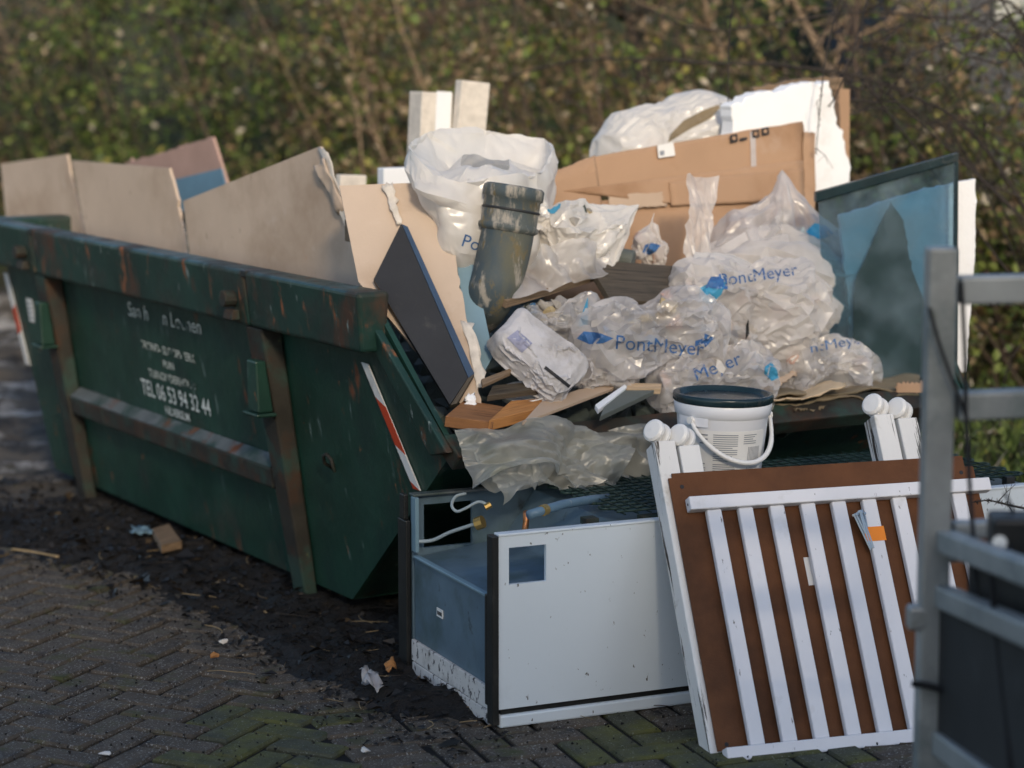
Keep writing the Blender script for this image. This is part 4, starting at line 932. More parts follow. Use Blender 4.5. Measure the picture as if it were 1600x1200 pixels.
def print_on(obj, px, py, shape, material, width, rot=0.0, name='print', sx=1.0, off=.0025):
    """lettering or a flat mark, printed on the film: cast onto the surface around the point seen at (px, py)"""
    d = ray(px, py).normalized(); tree = BVH[obj.name]; hit = tree.ray_cast(EYE, d)
    if hit[0] is None: return None
    if isinstance(shape, str): me = text_mesh(shape, 1.0, 1.0, .0)
    else:
        me = bpy.data.meshes.new('mark'); me.from_pydata([(x, y, 0) for x, y in shape], [], [tuple(range(len(shape)))])
    bm = bmesh.new(); bm.from_mesh(me); bpy.data.meshes.remove(me)
    xs = [v.co.x for v in bm.verts]; k = width / (max(xs) - min(xs)); mid = (max(xs) + min(xs)) / 2
    for v in bm.verts: v.co.x = (v.co.x - mid) * k; v.co.y *= k * sx
    fine(bm, .012); q = frame(hit[0], Vector((1, 0, 0)), d.cross(Vector((1, 0, 0)))); right = (d.cross(ZUP)).normalized(); up = right.cross(d)
    ca, sa = math.cos(rot), math.sin(rot); bad = []
    for v in bm.verts:
        a = v.co.x * ca - v.co.y * sa; b = v.co.x * sa + v.co.y * ca
        st = hit[0] + right * a + up * b - d * .35; h = tree.ray_cast(st, d)
        if h[0] is None or abs((h[0] - hit[0]).dot(d)) > .22: bad.append(v); v.co = st
        else: v.co = h[0] - d * off
    bmesh.ops.delete(bm, geom=bad, context='VERTS')
    long = [f for f in bm.faces if max(e.calc_length() for e in f.edges) > .045]; bmesh.ops.delete(bm, geom=long, context='FACES')
    m2 = bpy.data.meshes.new(name); bm.to_mesh(m2); bm.free()
    if not m2.polygons: return None
    m2.materials.append(MATS[material]); o = bpy.data.objects.new(name, m2); C.objects.link(o); attach(o, obj, Matrix.Identity(4)); o['kind'] = 'stuff'; return o
LOGO = [(-1, -.45), (-.25, -.75), (.5, -.35), (1, .35), (.1, .6), (-.7, .4)]
ARROW = [(-.9, -.4), (-.1, -.2), (-.05, -.6), (.9, .1), (.1, .6), (.0, .2), (-.8, .1)]

# back to front
bag('white', [(1000, 214, 52), (1040, 206, 60), (1085, 202, 52), (955, 234, 26), (1128, 192, 32), (1020, 225, 50)], .12, 'bright white bag bulging beside the polystyrene block behind the cardboard box', 'film_white', 'pale', 5, seed=11, suck=.0003, cr=((.012, 6),), fine_cr=((.006, 7), (.002, 24)), group='bags of rubble on the open end of the skip')
bag('tent', [(1150, 395, 34), (1262, 385, 44), (1205, 400, 34), (1290, 405, 28), (1222, 340, 30)], -.50, 'clear bag drawn up to a tall peak in front of the cardboard box', 'film_clear', 'pale', 5, pins=[(on_u(1222, 266, -.50), 7)], seed=12, suck=.0004, grow=1.1, rest=1.0)
bag('big', [(1300, 455, 62), (1345, 520, 56, .05), (1210, 435, 46), (1352, 565, 36), (1135, 425, 26), (1258, 440, 52), (1300, 540, 50), (1366, 555, 34), (1366, 500, 32)], -.60, 'largest milky bag slumped against the tinted glass pane', 'film_milky', 'mix', 5, seed=13, suck=.0007, pins=[(on_u(1088, 402, -.56), 5)])
bag('small_open', [(880, 352, 44), (925, 362, 42), (872, 396, 30), (930, 392, 28), (905, 330, 26)], -.66, 'milky bag with a pointed ear lying behind the weathered plank', 'film_white', 'grey', 5, pins=[(on_u(998, 320, -.66), 6), (on_u(958, 416, -.74), 6)], seed=14, suck=.0006, grow=1.12)
bag('shade', [(865, 492, 40), (912, 482, 30), (830, 490, 27), (885, 515, 24)], -.82, 'greyish bag lying in the shade under the weathered plank', 'film_clear', 'dark', 5, seed=15)
bag('sprig', [(1008, 375, 24), (1022, 395, 24)], -.52, 'small pointed printed bag in front of the cardboard box', 'film_milky', 'pale', 5, pins=[(on_u(1022, 333, -.52), 3)], seed=16)
bag('main', [(1085, 455, 42), (1150, 452, 46), (1215, 470, 52), (1130, 512, 42), (1180, 525, 34), (1260, 468, 36), (1070, 430, 20)], -.84, 'bulging white printed bag with blue-cyan mark, topmost of the heap', 'film_milky', 'mix', 5, pins=[(on_u(1162, 570, -.90), 5)], seed=17, suck=.0009)
bag('left', [(1050, 485, 46), (1095, 495, 44), (1000, 505, 36), (950, 527, 27), (1020, 538, 28), (1075, 540, 28), (1110, 528, 20), (915, 525, 16)], -.93, 'long grey printed bag lying below the dark plank', 'film_clear', 'mix', 5, seed=18, suck=.0009)
bag('right', [(1250, 560, 42), (1310, 555, 44), (1222, 588, 24), (1345, 572, 30)], -.92, 'crumpled printed bag resting on the dirty cardboard under the largest bag', 'film_clear', 'pale', 5, seed=19)
bag('low', [(1060, 592, 34), (1110, 582, 38), (1160, 588, 36), (1036, 598, 24), (1192, 574, 28)], -1.0, 'crushed printed bag lying behind the bucket lid', 'film_clear', 'mix', 5, seed=20)
bag('wedge', [(940, 576, 36), (975, 582, 26), (910, 568, 24)], -.96, 'small glossy bag wedged between the white sack and the bucket', 'film_clear', 'pale', 5, seed=22)
def pillow(name, a, b, wdir, wid, thk, material, seed, n=44, mdim=30, cr=((.015, 7), (.006, 15))):
    """full sack: two sheets joined along their seams, bulging between them"""
    ax_ = (b - a); L_ = ax_.length; ax_.normalize(); wd = (Vector(wdir) - ax_ * Vector(wdir).dot(ax_)).normalized(); nr = ax_.cross(wd); X = []; T = []
    for sd_ in (1, -1):
        for i in range(n + 1):
            for j in range(mdim + 1):
                s_, t = i / n * 2 - 1, j / mdim * 2 - 1; h = thk * ((1 - abs(s_) ** 8) * (1 - abs(t) ** 7)) ** .6
                X.append(((a + b) / 2 + ax_ * (s_ * L_ / 2 * (1 - .05 * t * t)) + wd * (t * wid / 2 * (1 - .12 * s_ * s_)) + nr * (h * sd_))[:])
    w_ = mdim + 1; o_ = (n + 1) * w_
    for i in range(n):
        for j in range(mdim):
            q = i * w_ + j; T += [(q, q + w_, q + w_ + 1), (q, q + w_ + 1, q + 1), (o_ + q, o_ + q + w_ + 1, o_ + q + w_), (o_ + q, o_ + q + 1, o_ + q + w_ + 1)]
    X, T = np.array(X), np.array(T); X = crumple(X, T, cr, seed)
    return film_obj(name, X, T, material, 0)
def box_sack(a, b, wdir, wid, thk, seed):
    """a filled woven sack: film drawn over a chamfered block"""
    ax_ = b - a; L_ = ax_.length; ax_.normalize(); wd = (Vector(wdir) - ax_ * Vector(wdir).dot(ax_)).normalized(); nr = ax_.cross(wd); cen = (a + b) / 2; rnd = random.Random(seed); pts = []
    for sx in (-1, 1):
        for sy in (-1, 1):
            for sz in (-1, 1):
                for q in ((1, .72, .62), (.84, 1, .62), (.84, .72, 1)):
                    pts.append(ax_ * (sx * L_ / 2 * q[0] * rnd.uniform(.92, 1)) + wd * (sy * wid / 2 * q[1] * rnd.uniform(.9, 1.05)) + nr * (sz * thk / 2 * q[2] * rnd.uniform(.85, 1.05)))
    bm = bmesh.new()
    for p in pts: bm.verts.new(p)
    bmesh.ops.convex_hull(bm, input=bm.verts); bmesh.ops.delete(bm, geom=[v for v in bm.verts if not v.link_faces], context='VERTS'); bm.verts.index_update()
    vs_ = [v.co.copy() for v in bm.verts]; fs = [tuple(v.index for v in f.verts) for f in bm.faces]; bm.free()
    N_, D_ = hull_planes(vs_, fs, cen); X0, T = ICO[5]; P_ = np.array([p[:] for p in vs_]); sup = (X0 @ P_.T).max(axis=1)
    X = crumple(np.array(cen[:]) + X0 * (sup * 1.0)[:, None], T, ((.012, 8),), seed)
    x = relax(X, T, .93, [(cen, N_, D_, L_)], (), (), 70, .0006, .0012, seed, 0, bend=.5); x, T = subdivide(x, T); x = crumple(x, T, ((.005, 9), (.0015, 26)), seed)
    return film_obj('woven_sack', x, T, 'woven_sack', 0)
sk_ = box_sack(on_u(784, 508, -.92), on_u(896, 600, -1.06), on_u(880, 520, -.95) - on_u(830, 590, -1.02), .17, .11, 23)
tag(sk_, 'white woven sack with dark printed stripe lying on broken timber', 'sack'); BAGS['sack'] = sk_
# the open bag with its rim folded outwards
def open_bag():
    u0 = -.52; nseg, ring = 96, []
    def loop(pts):   # closed smooth loop from pixels with depth offsets
        P_ = [on_u(x, y, u0 + d) for x, y, d in pts]; k = len(P_); out_ = []
        for i in range(nseg):
            t = i / nseg * k; a = int(t) % k; f = t - int(t); p0, p1, p2, p3 = P_[(a - 1) % k], P_[a], P_[(a + 1) % k], P_[(a + 2) % k]
            out_.append(.5 * ((2 * p1) + (p2 - p0) * f + (2 * p0 - 5 * p1 + 4 * p2 - p3) * f * f + (3 * p1 - p0 - 3 * p2 + p3) * f ** 3))
        return out_
    # each ring: front-left, front, front-right, right, back-right, back, back-left, left
    rings = [
        loop([(745, 262, -.05), (770, 262, -.06), (795, 265, -.05), (800, 250, .02), (790, 245, .06), (760, 244, .08), (725, 246, .06), (720, 252, .0)]),
        loop([(706, 300, -.13), (760, 305, -.17), (825, 300, -.14), (846, 272, .0), (838, 262, .13), (760, 256, .16), (700, 262, .12), (680, 270, .0)]),
        loop([(700, 285, -.14), (760, 284, -.18), (830, 278, -.15), (852, 250, .0), (842, 238, .15), (760, 232, .18), (680, 236, .13), (662, 252, .0)]),
        loop([(690, 276, -.16), (762, 274, -.20), (840, 268, -.16), (862, 230, .0), (848, 214, .17), (760, 204, .21), (668, 208, .16), (640, 230, .0)]),
        loop([(672, 300, -.18), (762, 318, -.22), (846, 300, -.18), (874, 262, .0), (860, 245, .2), (760, 240, .24), (655, 245, .18), (626, 262, .0)]),
        loop([(690, 318, -.17), (762, 332, -.21), (842, 322, -.17), (866, 296, .0), (850, 300, .18), (760, 300, .22), (670, 300, .17), (640, 292, .0)]),
        loop([(690, 345, -.17), (762, 352, -.21), (840, 345, -.17), (862, 330, .0), (850, 330, .18), (760, 330, .22), (680, 330, .17), (660, 325, .0)]),
        loop([(698, 385, -.17), (762, 395, -.21), (834, 385, -.17), (852, 375, .0), (840, 370, .18), (760, 370, .22), (690, 370, .17), (676, 375, .0)]),
        loop([(712, 430, -.14), (762, 440, -.16), (820, 430, -.14), (836, 420, .0), (825, 415, .15), (760, 415, .18), (710, 415, .14), (700, 420, .0)])]
    sub = 5; rows = []
    for a, b in zip(rings[:-1], rings[1:]):
        for k in range(sub): rows.append([p + (q - p) * (k / sub) for p, q in zip(a, b)])
    rows.append(rings[-1])
    X = np.array([p[:] for r in rows for p in r]); T = []
    for i in range(len(rows) - 1):
        for k in range(nseg):
            a, b = i * nseg + k, i * nseg + (k + 1) % nseg; T += [(a, b, b + nseg), (a, b + nseg, a + nseg)]
    T = np.array(T)
    pins = [(on_u(x, y, u0 + d), 3) for x, y, d in ((760, 204, .21), (850, 216, .17), (866, 232, 0), (640, 232, 0), (668, 208, .16), (690, 277, -.16), (838, 270, -.16), (762, 440, -.16), (700, 420, 0), (836, 420, 0), (730, 262, -.05), (795, 252, .02))]
    hl = []; rnd = random.Random(31); rb = MB()
    for (x, y, r_, d) in ((755, 385, 52, 0), (800, 370, 40, .03), (712, 380, 36, .02), (765, 330, 46, .04), (730, 300, 26, .03), (800, 312, 32, .02)):
        c = on_u(x, y, u0 + d); rad = r_ / FPX * (c - EYE).length; vs_, fs = chunk(rad, rnd, 14); N_, D_ = hull_planes(vs_, fs, c); hl.append((c, N_, D_, rad))
        for k in range(5):
            o_ = Vector((rnd.gauss(0, 1), rnd.gauss(0, 1), rnd.gauss(0, 1))).normalized() * rad * .45; v2, f2 = chunk(rad * rnd.uniform(.4, .55), rnd, 10); rb.add([c + o_ + q for q in v2], f2)
    X = crumple(X, T, ((.022, 5), (.006, 14)), 5)
    x = relax(X, T, 1.0, hl, (), pins, 40, .0003, .0, 5, .003, bend=.3); x, T = subdivide(x, T); x = crumple(x, T, ((.008, 6), (.003, 16)), 6)
    o = film_obj('open_bag', x, T, 'film_white', 0); tag(o, 'open white bag with thick rolled rim above the plastered pipe', 'bag')
    r_ = rb.build('rubble', 'rubble_dark', o, Matrix.Identity(4), fix=False); r_['kind'] = 'stuff'
    for nm in ('rubble_grey', 'rubble_blue', 'rubble_ochre'): r_.data.materials.append(MATS[nm])
    r_.data.polygons.foreach_set('material_index', [(i // 16) % 4 for i in range(len(r_.data.polygons))]); return o
ob = open_bag(); BAGS['open'] = ob
bag('mouth', [(752, 304, 34), (808, 300, 36), (716, 318, 20), (836, 322, 20), (775, 330, 30)], -.64, 'folded cream bag bulging out of the open bag mouth', 'film_white', 'pale', 5, seed=51, cr=((.03, 7), (.008, 17)))
def film_sheet(key, q, us, label, material, seed, nx=34, ny=34, rest=1.0, pins_k=3, steps=30, cr=((.02, 9), (.007, 22)), name='plastic_film', g=.0006, label_cat='plastic film', wander=0.0, aniso=None):
    P_ = [on_u(x, y, u) for (x, y), u in zip(q, us)]; X = []
    for j in range(ny + 1):
        for i in range(nx + 1):
            s_, t = i / nx, j / ny; X.append(((P_[0] * (1 - s_) + P_[1] * s_) * (1 - t) + (P_[3] * (1 - s_) + P_[2] * s_) * t)[:])
    w_ = nx + 1; T = []
    for j in range(ny):
        for i in range(nx): a = j * w_ + i; T += [(a, a + 1, a + w_ + 1), (a, a + w_ + 1, a + w_)]
    if wander:
        X = [tuple(Vector(p) + noise.noise_vector(Vector(p) * 6 + Vector((seed, 0, 0))) * wander) for p in X]
    X = crumple(np.array(X), np.array(T), cr, seed, aniso)
    x = relax(X, np.array(T), rest, (), (), [(p, pins_k) for p in P_], steps, g, .0, seed, 0, bend=.3)
    o = film_obj(name, x, np.array(T), material, 1)
    if label: tag(o, label, label_cat)
    BAGS[key] = o; return o
film_sheet('strip', [(1078, 270), (1124, 274), (1110, 402), (1070, 398)], (-.60, -.58, -.62, -.64), 'crumpled strip of clear film hanging in front of the cardboard box', 'film_milky', 41, 24, 50, cr=((.035, 9), (.012, 20), (.005, 40)), wander=.014, aniso=[[1.6, 0, 0], [0, 1.6, 0], [0, 0, .45]], steps=14)
film_sheet('roll', [(1086, 394), (1325, 402), (1335, 428), (1084, 416)], (-.66, -.66, -.78, -.78), 'milky film rolled along the top of the largest bag', 'film_white', 43, 60, 14, cr=((.018, 6), (.005, 20)))
film_sheet('drape', [(845, 380), (962, 372), (950, 428), (800, 466)], (-.78, -.72, -.80, -.86), 'loose milky film draped over the weathered plank', 'film_clear', 44, 44, 30, cr=((.05, 5), (.018, 12), (.006, 26)), wander=.02, steps=14)
# the crumpled polythene that hangs over the lip
AN = [[.45, 0, .3], [0, 1, 0], [-.25, 0, 1.25]]
lo_ = film_sheet('film', [(710, 672), (1016, 662), (1032, 724), (738, 764)], (-1.13, -1.13, -1.24, -1.24), 'crumpled dirty grey polythene hanging over the lip above the fridge', 'film_grey', 45, 110, 50, cr=((.07, 3.6), (.04, 8), (.014, 18), (.005, 40)), name='polythene_sheet', label_cat='polythene', wander=.02, aniso=AN, steps=14)
for k, (q, us) in enumerate((([(722, 684), (990, 678), (950, 748), (760, 764)], (-1.15, -1.15, -1.27, -1.27)), ([(738, 700), (900, 706), (836, 768), (786, 790)], (-1.20, -1.20, -1.29, -1.29)), ([(850, 700), (985, 690), (960, 764), (905, 756)], (-1.19, -1.19, -1.28, -1.28)))):
    f_ = film_sheet('film%d' % k, q, us, None, 'film_grey', 47 + k, 70, 36, cr=((.06, 4.5), (.035, 9), (.012, 20), (.005, 40)), name='hanging_fold', wander=.025, aniso=AN, steps=14); attach(f_, lo_, WM[f_.name])
mat('ink_lilac', (.30, .31, .42), .7, var=.2, vscale=20)
# print on the film
pr_ = lambda k, *a, **b: print_on(BAGS[k], *a, **b)
pr_('main', 1186, 430, 'PontMeyer', 'ink_blue', .25, R(9)); pr_('main', 1113, 455, LOGO, 'ink_cyan', .10, R(15), sx=1.0); pr_('main', 1120, 446, [(-.2, .0), (.9, -.3), (1, .35), (.2, .5)], 'ink_blue', .075, R(12), off=.004)
pr_('left', 1032, 541, 'PontMeyer', 'ink_blue', .27, R(-4)); pr_('left', 930, 528, LOGO, 'ink_blue', .11, R(-12), sx=.55); pr_('left', 1101, 532, ARROW, 'ink_blue', .065, R(10))
pr_('low', 1122, 573, 'Meyer', 'ink_blue', .15, R(22)); pr_('low', 1205, 580, LOGO, 'ink_cyan', .05, R(60), sx=1.6)
pr_('right', 1312, 536, 'ntMeyer', 'ink_blue', .19, R(12), sx=.8); pr_('tent', 1282, 362, LOGO, 'ink_cyan', .09, R(-25)); pr_('open', 748, 384, 'Pont', 'ink_blue', .10, R(-18))
pr_('shade', 912, 488, [(-.5, -1.6), (.6, -1.4), (.4, 1.8)], 'ink_cyan', .03, R(-4)); pr_('sprig', 1018, 388, LOGO, 'ink_blue', .06, 0); pr_('sack', 812, 532, [(-1, -.5), (.8, -.7), (1, .5), (-.7, .6)], 'ink_lilac', .07, R(-38)); pr_('sack', 872, 590, [(-1, -.1), (1, -.1), (1, .1), (-1, .1)], 'ink_black', .10, R(-38))
pr_('white', 1088, 190, [(-1, -.55), (-.2, -.2), (.5, .05), (1, .5), (.3, .35), (-.4, .1), (-.9, -.3)], 'cardboard_dirty', .22, R(8)); pr_('small_open', 866, 322, LOGO, 'ink_cyan', .06, R(20)); pr_('main', 1168, 515, [(-.25, -1.4), (.25, -.6), (.1, 1.4), (-.2, .6)], 'ink_black', .012, 0)
# ------------------------------------------------------------ thicket behind the skip
def leaf_mat(name, cols, trans=.45, rough=.45):
    m = bpy.data.materials.new(name); m.use_nodes = True; MATS[name] = m
    N = m.node_tree.nodes; L = m.node_tree.links; N.remove(N['Principled BSDF']); out = N['Material Output']
    ge = N.new('ShaderNodeNewGeometry'); rp = N.new('ShaderNodeValToRGB'); L.new(ge.outputs['Random Per Island'], rp.inputs[0])
    rp.color_ramp.interpolation = 'CONSTANT'
    while len(rp.color_ramp.elements) < len(cols): rp.color_ramp.elements.new(.5)
    for i, (pos, c) in enumerate(cols): rp.color_ramp.elements[i].position = pos; rp.color_ramp.elements[i].color = lin(c)
    d = N.new('ShaderNodeBsdfPrincipled'); L.new(rp.outputs[0], d.inputs['Base Color']); d.inputs['Roughness'].default_value = rough; d.inputs['Specular IOR Level'].default_value = .35
    t = N.new('ShaderNodeBsdfTranslucent'); L.new(rp.outputs[0], t.inputs[0])
    x = N.new('ShaderNodeMixShader'); x.inputs[0].default_value = trans; L.new(d.outputs[0], x.inputs[1]); L.new(t.outputs[0], x.inputs[2]); L.new(x.outputs[0], out.inputs[0])
G1_, G2_, G3_ = (.10, .16, .04), (.17, .23, .06), (.26, .32, .08)
BR1, BR2, BR3 = (.20, .135, .075), (.36, .25, .14), (.55, .42, .27)
OL = (.12, .115, .05); YE = (.36, .33, .08); DK = (.022, .026, .013); PA = (.75, .66, .52)  # PA puts sunlit sparkle into the foliage as near-white leaves
leaf_mat('leaves_dark', [(0, DK), (.25, OL), (.55, G1_), (.72, G2_), (.80, BR1), (.93, BR2), (.995, PA)])
leaf_mat('leaves_green', [(0, DK), (.22, G1_), (.45, G2_), (.68, G3_), (.82, OL), (.93, BR3), (.96, YE), (.988, PA)])
leaf_mat('leaves_brown', [(0, OL), (.22, BR1), (.40, BR2), (.52, G2_), (.72, G3_), (.82, YE), (.88, BR3), (.98, PA)])
mat('twig_bark', (.075, .052, .038), .85, var=.3, vscale=12, bump=.3)
mat('twig_pale', (.26, .185, .12), .8, var=.3, vscale=12, bump=.3)
mat('twig_dark', (.03, .024, .02), .8, var=.3, vscale=12, bump=.3)
mat('slate', (.045, .05, .06), .6, var=.15, vscale=2, bump=.1)
BLK = [Vector((6.0, 9.2, 0)), Vector((3.2, 11.0, 0)), Vector((2.0, 12.2, 0)), Vector((-.5, 14.2, 0)), Vector((-3.7, 16.8, 0)), Vector((-7.5, 20, 0))]
def hedge_pt(t):
    n = len(BLK) - 1; k = min(n - 1, int(t * n)); f = t * n - k; return BLK[k] + (BLK[k + 1] - BLK[k]) * f
HB = Vector((.62, .78, 0))       # away from the skip, into the thicket
# embankment behind the hedge
def bank_pt(t):
    L_ = BLK + [Vector((-18, 28, 0))]; n = len(L_) - 1; k = min(n - 1, int(t * n)); return L_[k] + (L_[k + 1] - L_[k]) * (t * n - k)
bank = MB(); nt_, nd_ = 72, 30
for i in range(nt_ + 1):
    for j in range(nd_ + 1):
        p = bank_pt(i / nt_) + HB * (j * .55 - .3); s_ = max(0, min(1.6, (j * .55 - .6) / 9)); z = -.06 + 4.4 * s_ ** .8 + .18 * noise.noise(p * .9)
        bank.v.append(Vector((p.x, p.y, z)))
bank.f = [(i * (nd_ + 1) + j, i * (nd_ + 1) + j + 1, (i + 1) * (nd_ + 1) + j + 1, (i + 1) * (nd_ + 1) + j) for i in range(nt_) for j in range(nd_)]
tag(bank.build('bank', 'forest_floor', smooth=True), kind='structure')
def bank_z(d): return -.06 + 4.4 * max(0, min(1, (d - .6) / 9)) ** .8
def leaf(m, p, s_, rnd):
    a = Vector((rnd.gauss(0, 1), rnd.gauss(0, 1), rnd.gauss(0, .8))).normalized(); b = a.orthogonal().normalized(); b = (b * math.cos(rnd.uniform(0, 6.28)) + a.cross(b) * math.sin(rnd.uniform(0, 6.28)))
    n = a.cross(b); k = len(m.v)
    m.v += [p - a * s_ * .5, p + b * s_ * .28 + n * s_ * .08, p + a * s_ * .5, p - b * s_ * .28 + n * s_ * .08]; m.f.append((k, k + 1, k + 2, k + 3))
def cane(m, base, top, rnd, r=.009, bow=.18, n=7, twigs=3, tips=None):
    pts = []; side = Vector((rnd.gauss(0, 1), rnd.gauss(0, 1), 0)) * bow
    for k in range(n):
        t = k / (n - 1); pts.append(base + (top - base) * t + side * math.sin(t * 2.2) + Vector((rnd.gauss(0, 1), rnd.gauss(0, 1), rnd.gauss(0, 1))) * .02)
    m.tube(pts, [r * (1 - .75 * k / (n - 1)) for k in range(n)], 5)
    for k in range(twigs):
        i = rnd.randrange(2, n); q = pts[i] + Vector((rnd.gauss(0, .28), rnd.gauss(0, .28), rnd.uniform(-.05, .35)))
        mid = (pts[i] + q) / 2 + Vector((rnd.gauss(0, .04), 0, rnd.gauss(0, .04))); m.tube([pts[i], mid, q], [r * .4, r * .3, r * .15], 4)
        if tips is not None: tips += [mid, q]
    if tips is not None: tips += pts[2:]
rnd = random.Random(77); gsh = 'shrubs of the thicket behind the skip'
def shrub(t, depth, width, height, leaves, ncane, lm, bm_, label, lsize=.055, lean=-.35, seed=0):
    rnd = random.Random(seed); o = hedge_pt(t) + HB * depth; o = Vector((o.x, o.y, bank_z(depth)))
    th = thing('shrub', label, 'shrub', o, gsh); st = MB(); tips = []
    for k in range(ncane):
        b = o + Vector((rnd.uniform(-width, width), rnd.uniform(-.5, .5), -.05)); h = height * rnd.uniform(.55, 1.1)
        cane(st, b, b + Vector((lean * h * rnd.uniform(.3, 1.2) + rnd.gauss(0, .15), rnd.gauss(0, .25), h)), rnd, rnd.uniform(.006, .019), twigs=4, tips=tips)
    st.build('stems', bm_, th, smooth=True, fix=False)['kind'] = 'stuff'
    fo = MB()
    cl = [rnd.choice(tips) + Vector((rnd.gauss(0, .06), rnd.gauss(0, .06), rnd.gauss(0, .06))) for k in range(leaves // 38)]
    cl += [o + Vector((rnd.gauss(0, width * .6), rnd.gauss(0, .3), rnd.uniform(0, height))) for k in range(leaves // 110)]
    for k in range(leaves):
        sg = rnd.uniform(.03, .12); p = rnd.choice(cl) + Vector((rnd.gauss(0, sg), rnd.gauss(0, sg), rnd.gauss(0, sg)))
        leaf(fo, p, lsize * rnd.uniform(.5, 1.3), rnd)
    fo.build('foliage', lm, th, fix=False)['kind'] = 'stuff'
SH = [
 # t, depth, width, height, leaves, canes, leaf material, bark, label
 (.97, .3, .9, 3.0, 3800, 26, 'leaves_dark', 'twig_bark', 'dark leaning shrub furthest along the thicket beyond the skip end wall'),
 (.90, .2, .9, 2.9, 4200, 34, 'leaves_dark', 'twig_pale', 'dark shrub with pale slanting stems above the leftover plasterboard sheets'),
 (.845, .5, .9, 3.1, 4200, 30, 'leaves_dark', 'twig_pale', 'dark shrub with slanting stems and brown dead leaves'),
 (.785, .3, .8, 2.9, 4200, 26, 'leaves_dark', 'twig_dark', 'deep shaded shrub behind the pink and blue board'),
 (.735, .6, .8, 3.1, 4600, 20, 'leaves_green', 'twig_dark', 'fresh green shrub behind the frayed plasterboard'),
 (.685, .3, .8, 2.9, 4600, 20, 'leaves_green', 'twig_bark', 'green shrub behind the tall pale cardboard offcut'),
 (.635, .5, .7, 3.0, 4200, 22, 'leaves_brown', 'twig_bark', 'brown and yellow shrub behind the open bag'),
 (.585, .3, .7, 2.9, 3800, 24, 'leaves_brown', 'twig_pale', 'brown shrub with pale stems behind the cardboard box'),
 (.535, .5, .7, 2.9, 3600, 26, 'leaves_brown', 'twig_pale', 'golden brown shrub behind the white bag'),
 (.485, .3, .7, 2.8, 3600, 26, 'leaves_brown', 'twig_bark', 'thinly leaved brown shrub behind the polystyrene block'),
 (.435, .4, .7, 2.7, 3600, 30, 'leaves_brown', 'twig_bark', 'tangled brown shrub behind the foam board'),
 (.375, .2, .7, 2.0, 4200, 30, 'leaves_dark', 'twig_bark', 'tangled shrub beyond the tinted glass pane'),
 (.31, .2, .8, 1.75, 4600, 26, 'leaves_green', 'twig_bark', 'tangled green shrub behind the metal trailer'),
 (.24, .3, .8, 1.75, 4200, 20, 'leaves_brown', 'twig_bark', 'brown shrub beyond the metal trailer, outermost of the thicket')]
for i, a in enumerate(SH): a = list(a); a[4] = int(a[4] * 1.5); a[5] = int(a[5] * .6); shrub(*a, seed=100 + i)
# undergrowth on the bank: nobody could count it
ug = MB(); rnd = random.Random(5)
for k in range(38000):
    d = rnd.uniform(.5, 9.5) ** 1.0; p = bank_pt(rnd.uniform(.08, 1.0)) + HB * d
    leaf(ug, Vector((p.x, p.y, bank_z(d) + rnd.expovariate(5.5))), rnd.uniform(.04, .11), rnd)
tag(ug.build('undergrowth', 'leaves_dark', fix=False), 'dense leafy undergrowth covering the bank behind the thicket', 'undergrowth', kind='stuff')
ug = MB()
for k in range(15000):
    d = rnd.uniform(.5, 7); p = hedge_pt(rnd.uniform(.3, .78)) + HB * d
    if noise.noise(Vector((p.x, p.y, 0)) * .8) < -.1: continue
    leaf(ug, Vector((p.x, p.y, bank_z(d) + rnd.expovariate(4))), rnd.uniform(.04, .10), rnd)
tag(ug.build('undergrowth', 'leaves_green', fix=False), 'fresh green undergrowth on the bank in the middle of the thicket', 'undergrowth', kind='stuff')
# weeds along the foot of the thicket on the trailer side
wd_ = MB()
for k in range(5200):
    x = rnd.uniform(1.55, 4.2); y = rnd.uniform(8.3, 12.2)
    if y < 8.3 + (1.9 - x) * 2.2: continue
    h = rnd.uniform(.06, .34); a = rnd.uniform(0, 6.28); b = Vector((x, y, -.05)); l = Vector((math.cos(a), math.sin(a), 0)) * h * rnd.uniform(.2, .9); w_ = Vector((-l.y, l.x, 0)).normalized() * rnd.uniform(.003, .010)
    k0 = len(wd_.v); wd_.v += [b - w_, b + w_, b + l * .5 + ZUP * h * .7 + w_, b + l * .5 + ZUP * h * .7 - w_, b + l + ZUP * h]; wd_.f += [(k0, k0 + 1, k0 + 2, k0 + 3), (k0 + 3, k0 + 2, k0 + 4)]
for k in range(6000):
    x = rnd.uniform(1.6, 4.2); y = rnd.uniform(8.6, 12.2)
    if y < 8.6 + (1.9 - x) * 2.2: continue
    leaf(wd_, Vector((x, y, rnd.expovariate(6))), rnd.uniform(.02, .06), rnd)
tag(wd_.build('weeds', 'leaves_green', fix=False), 'low weeds and grass at the foot of the thicket', 'weeds', kind='stuff')
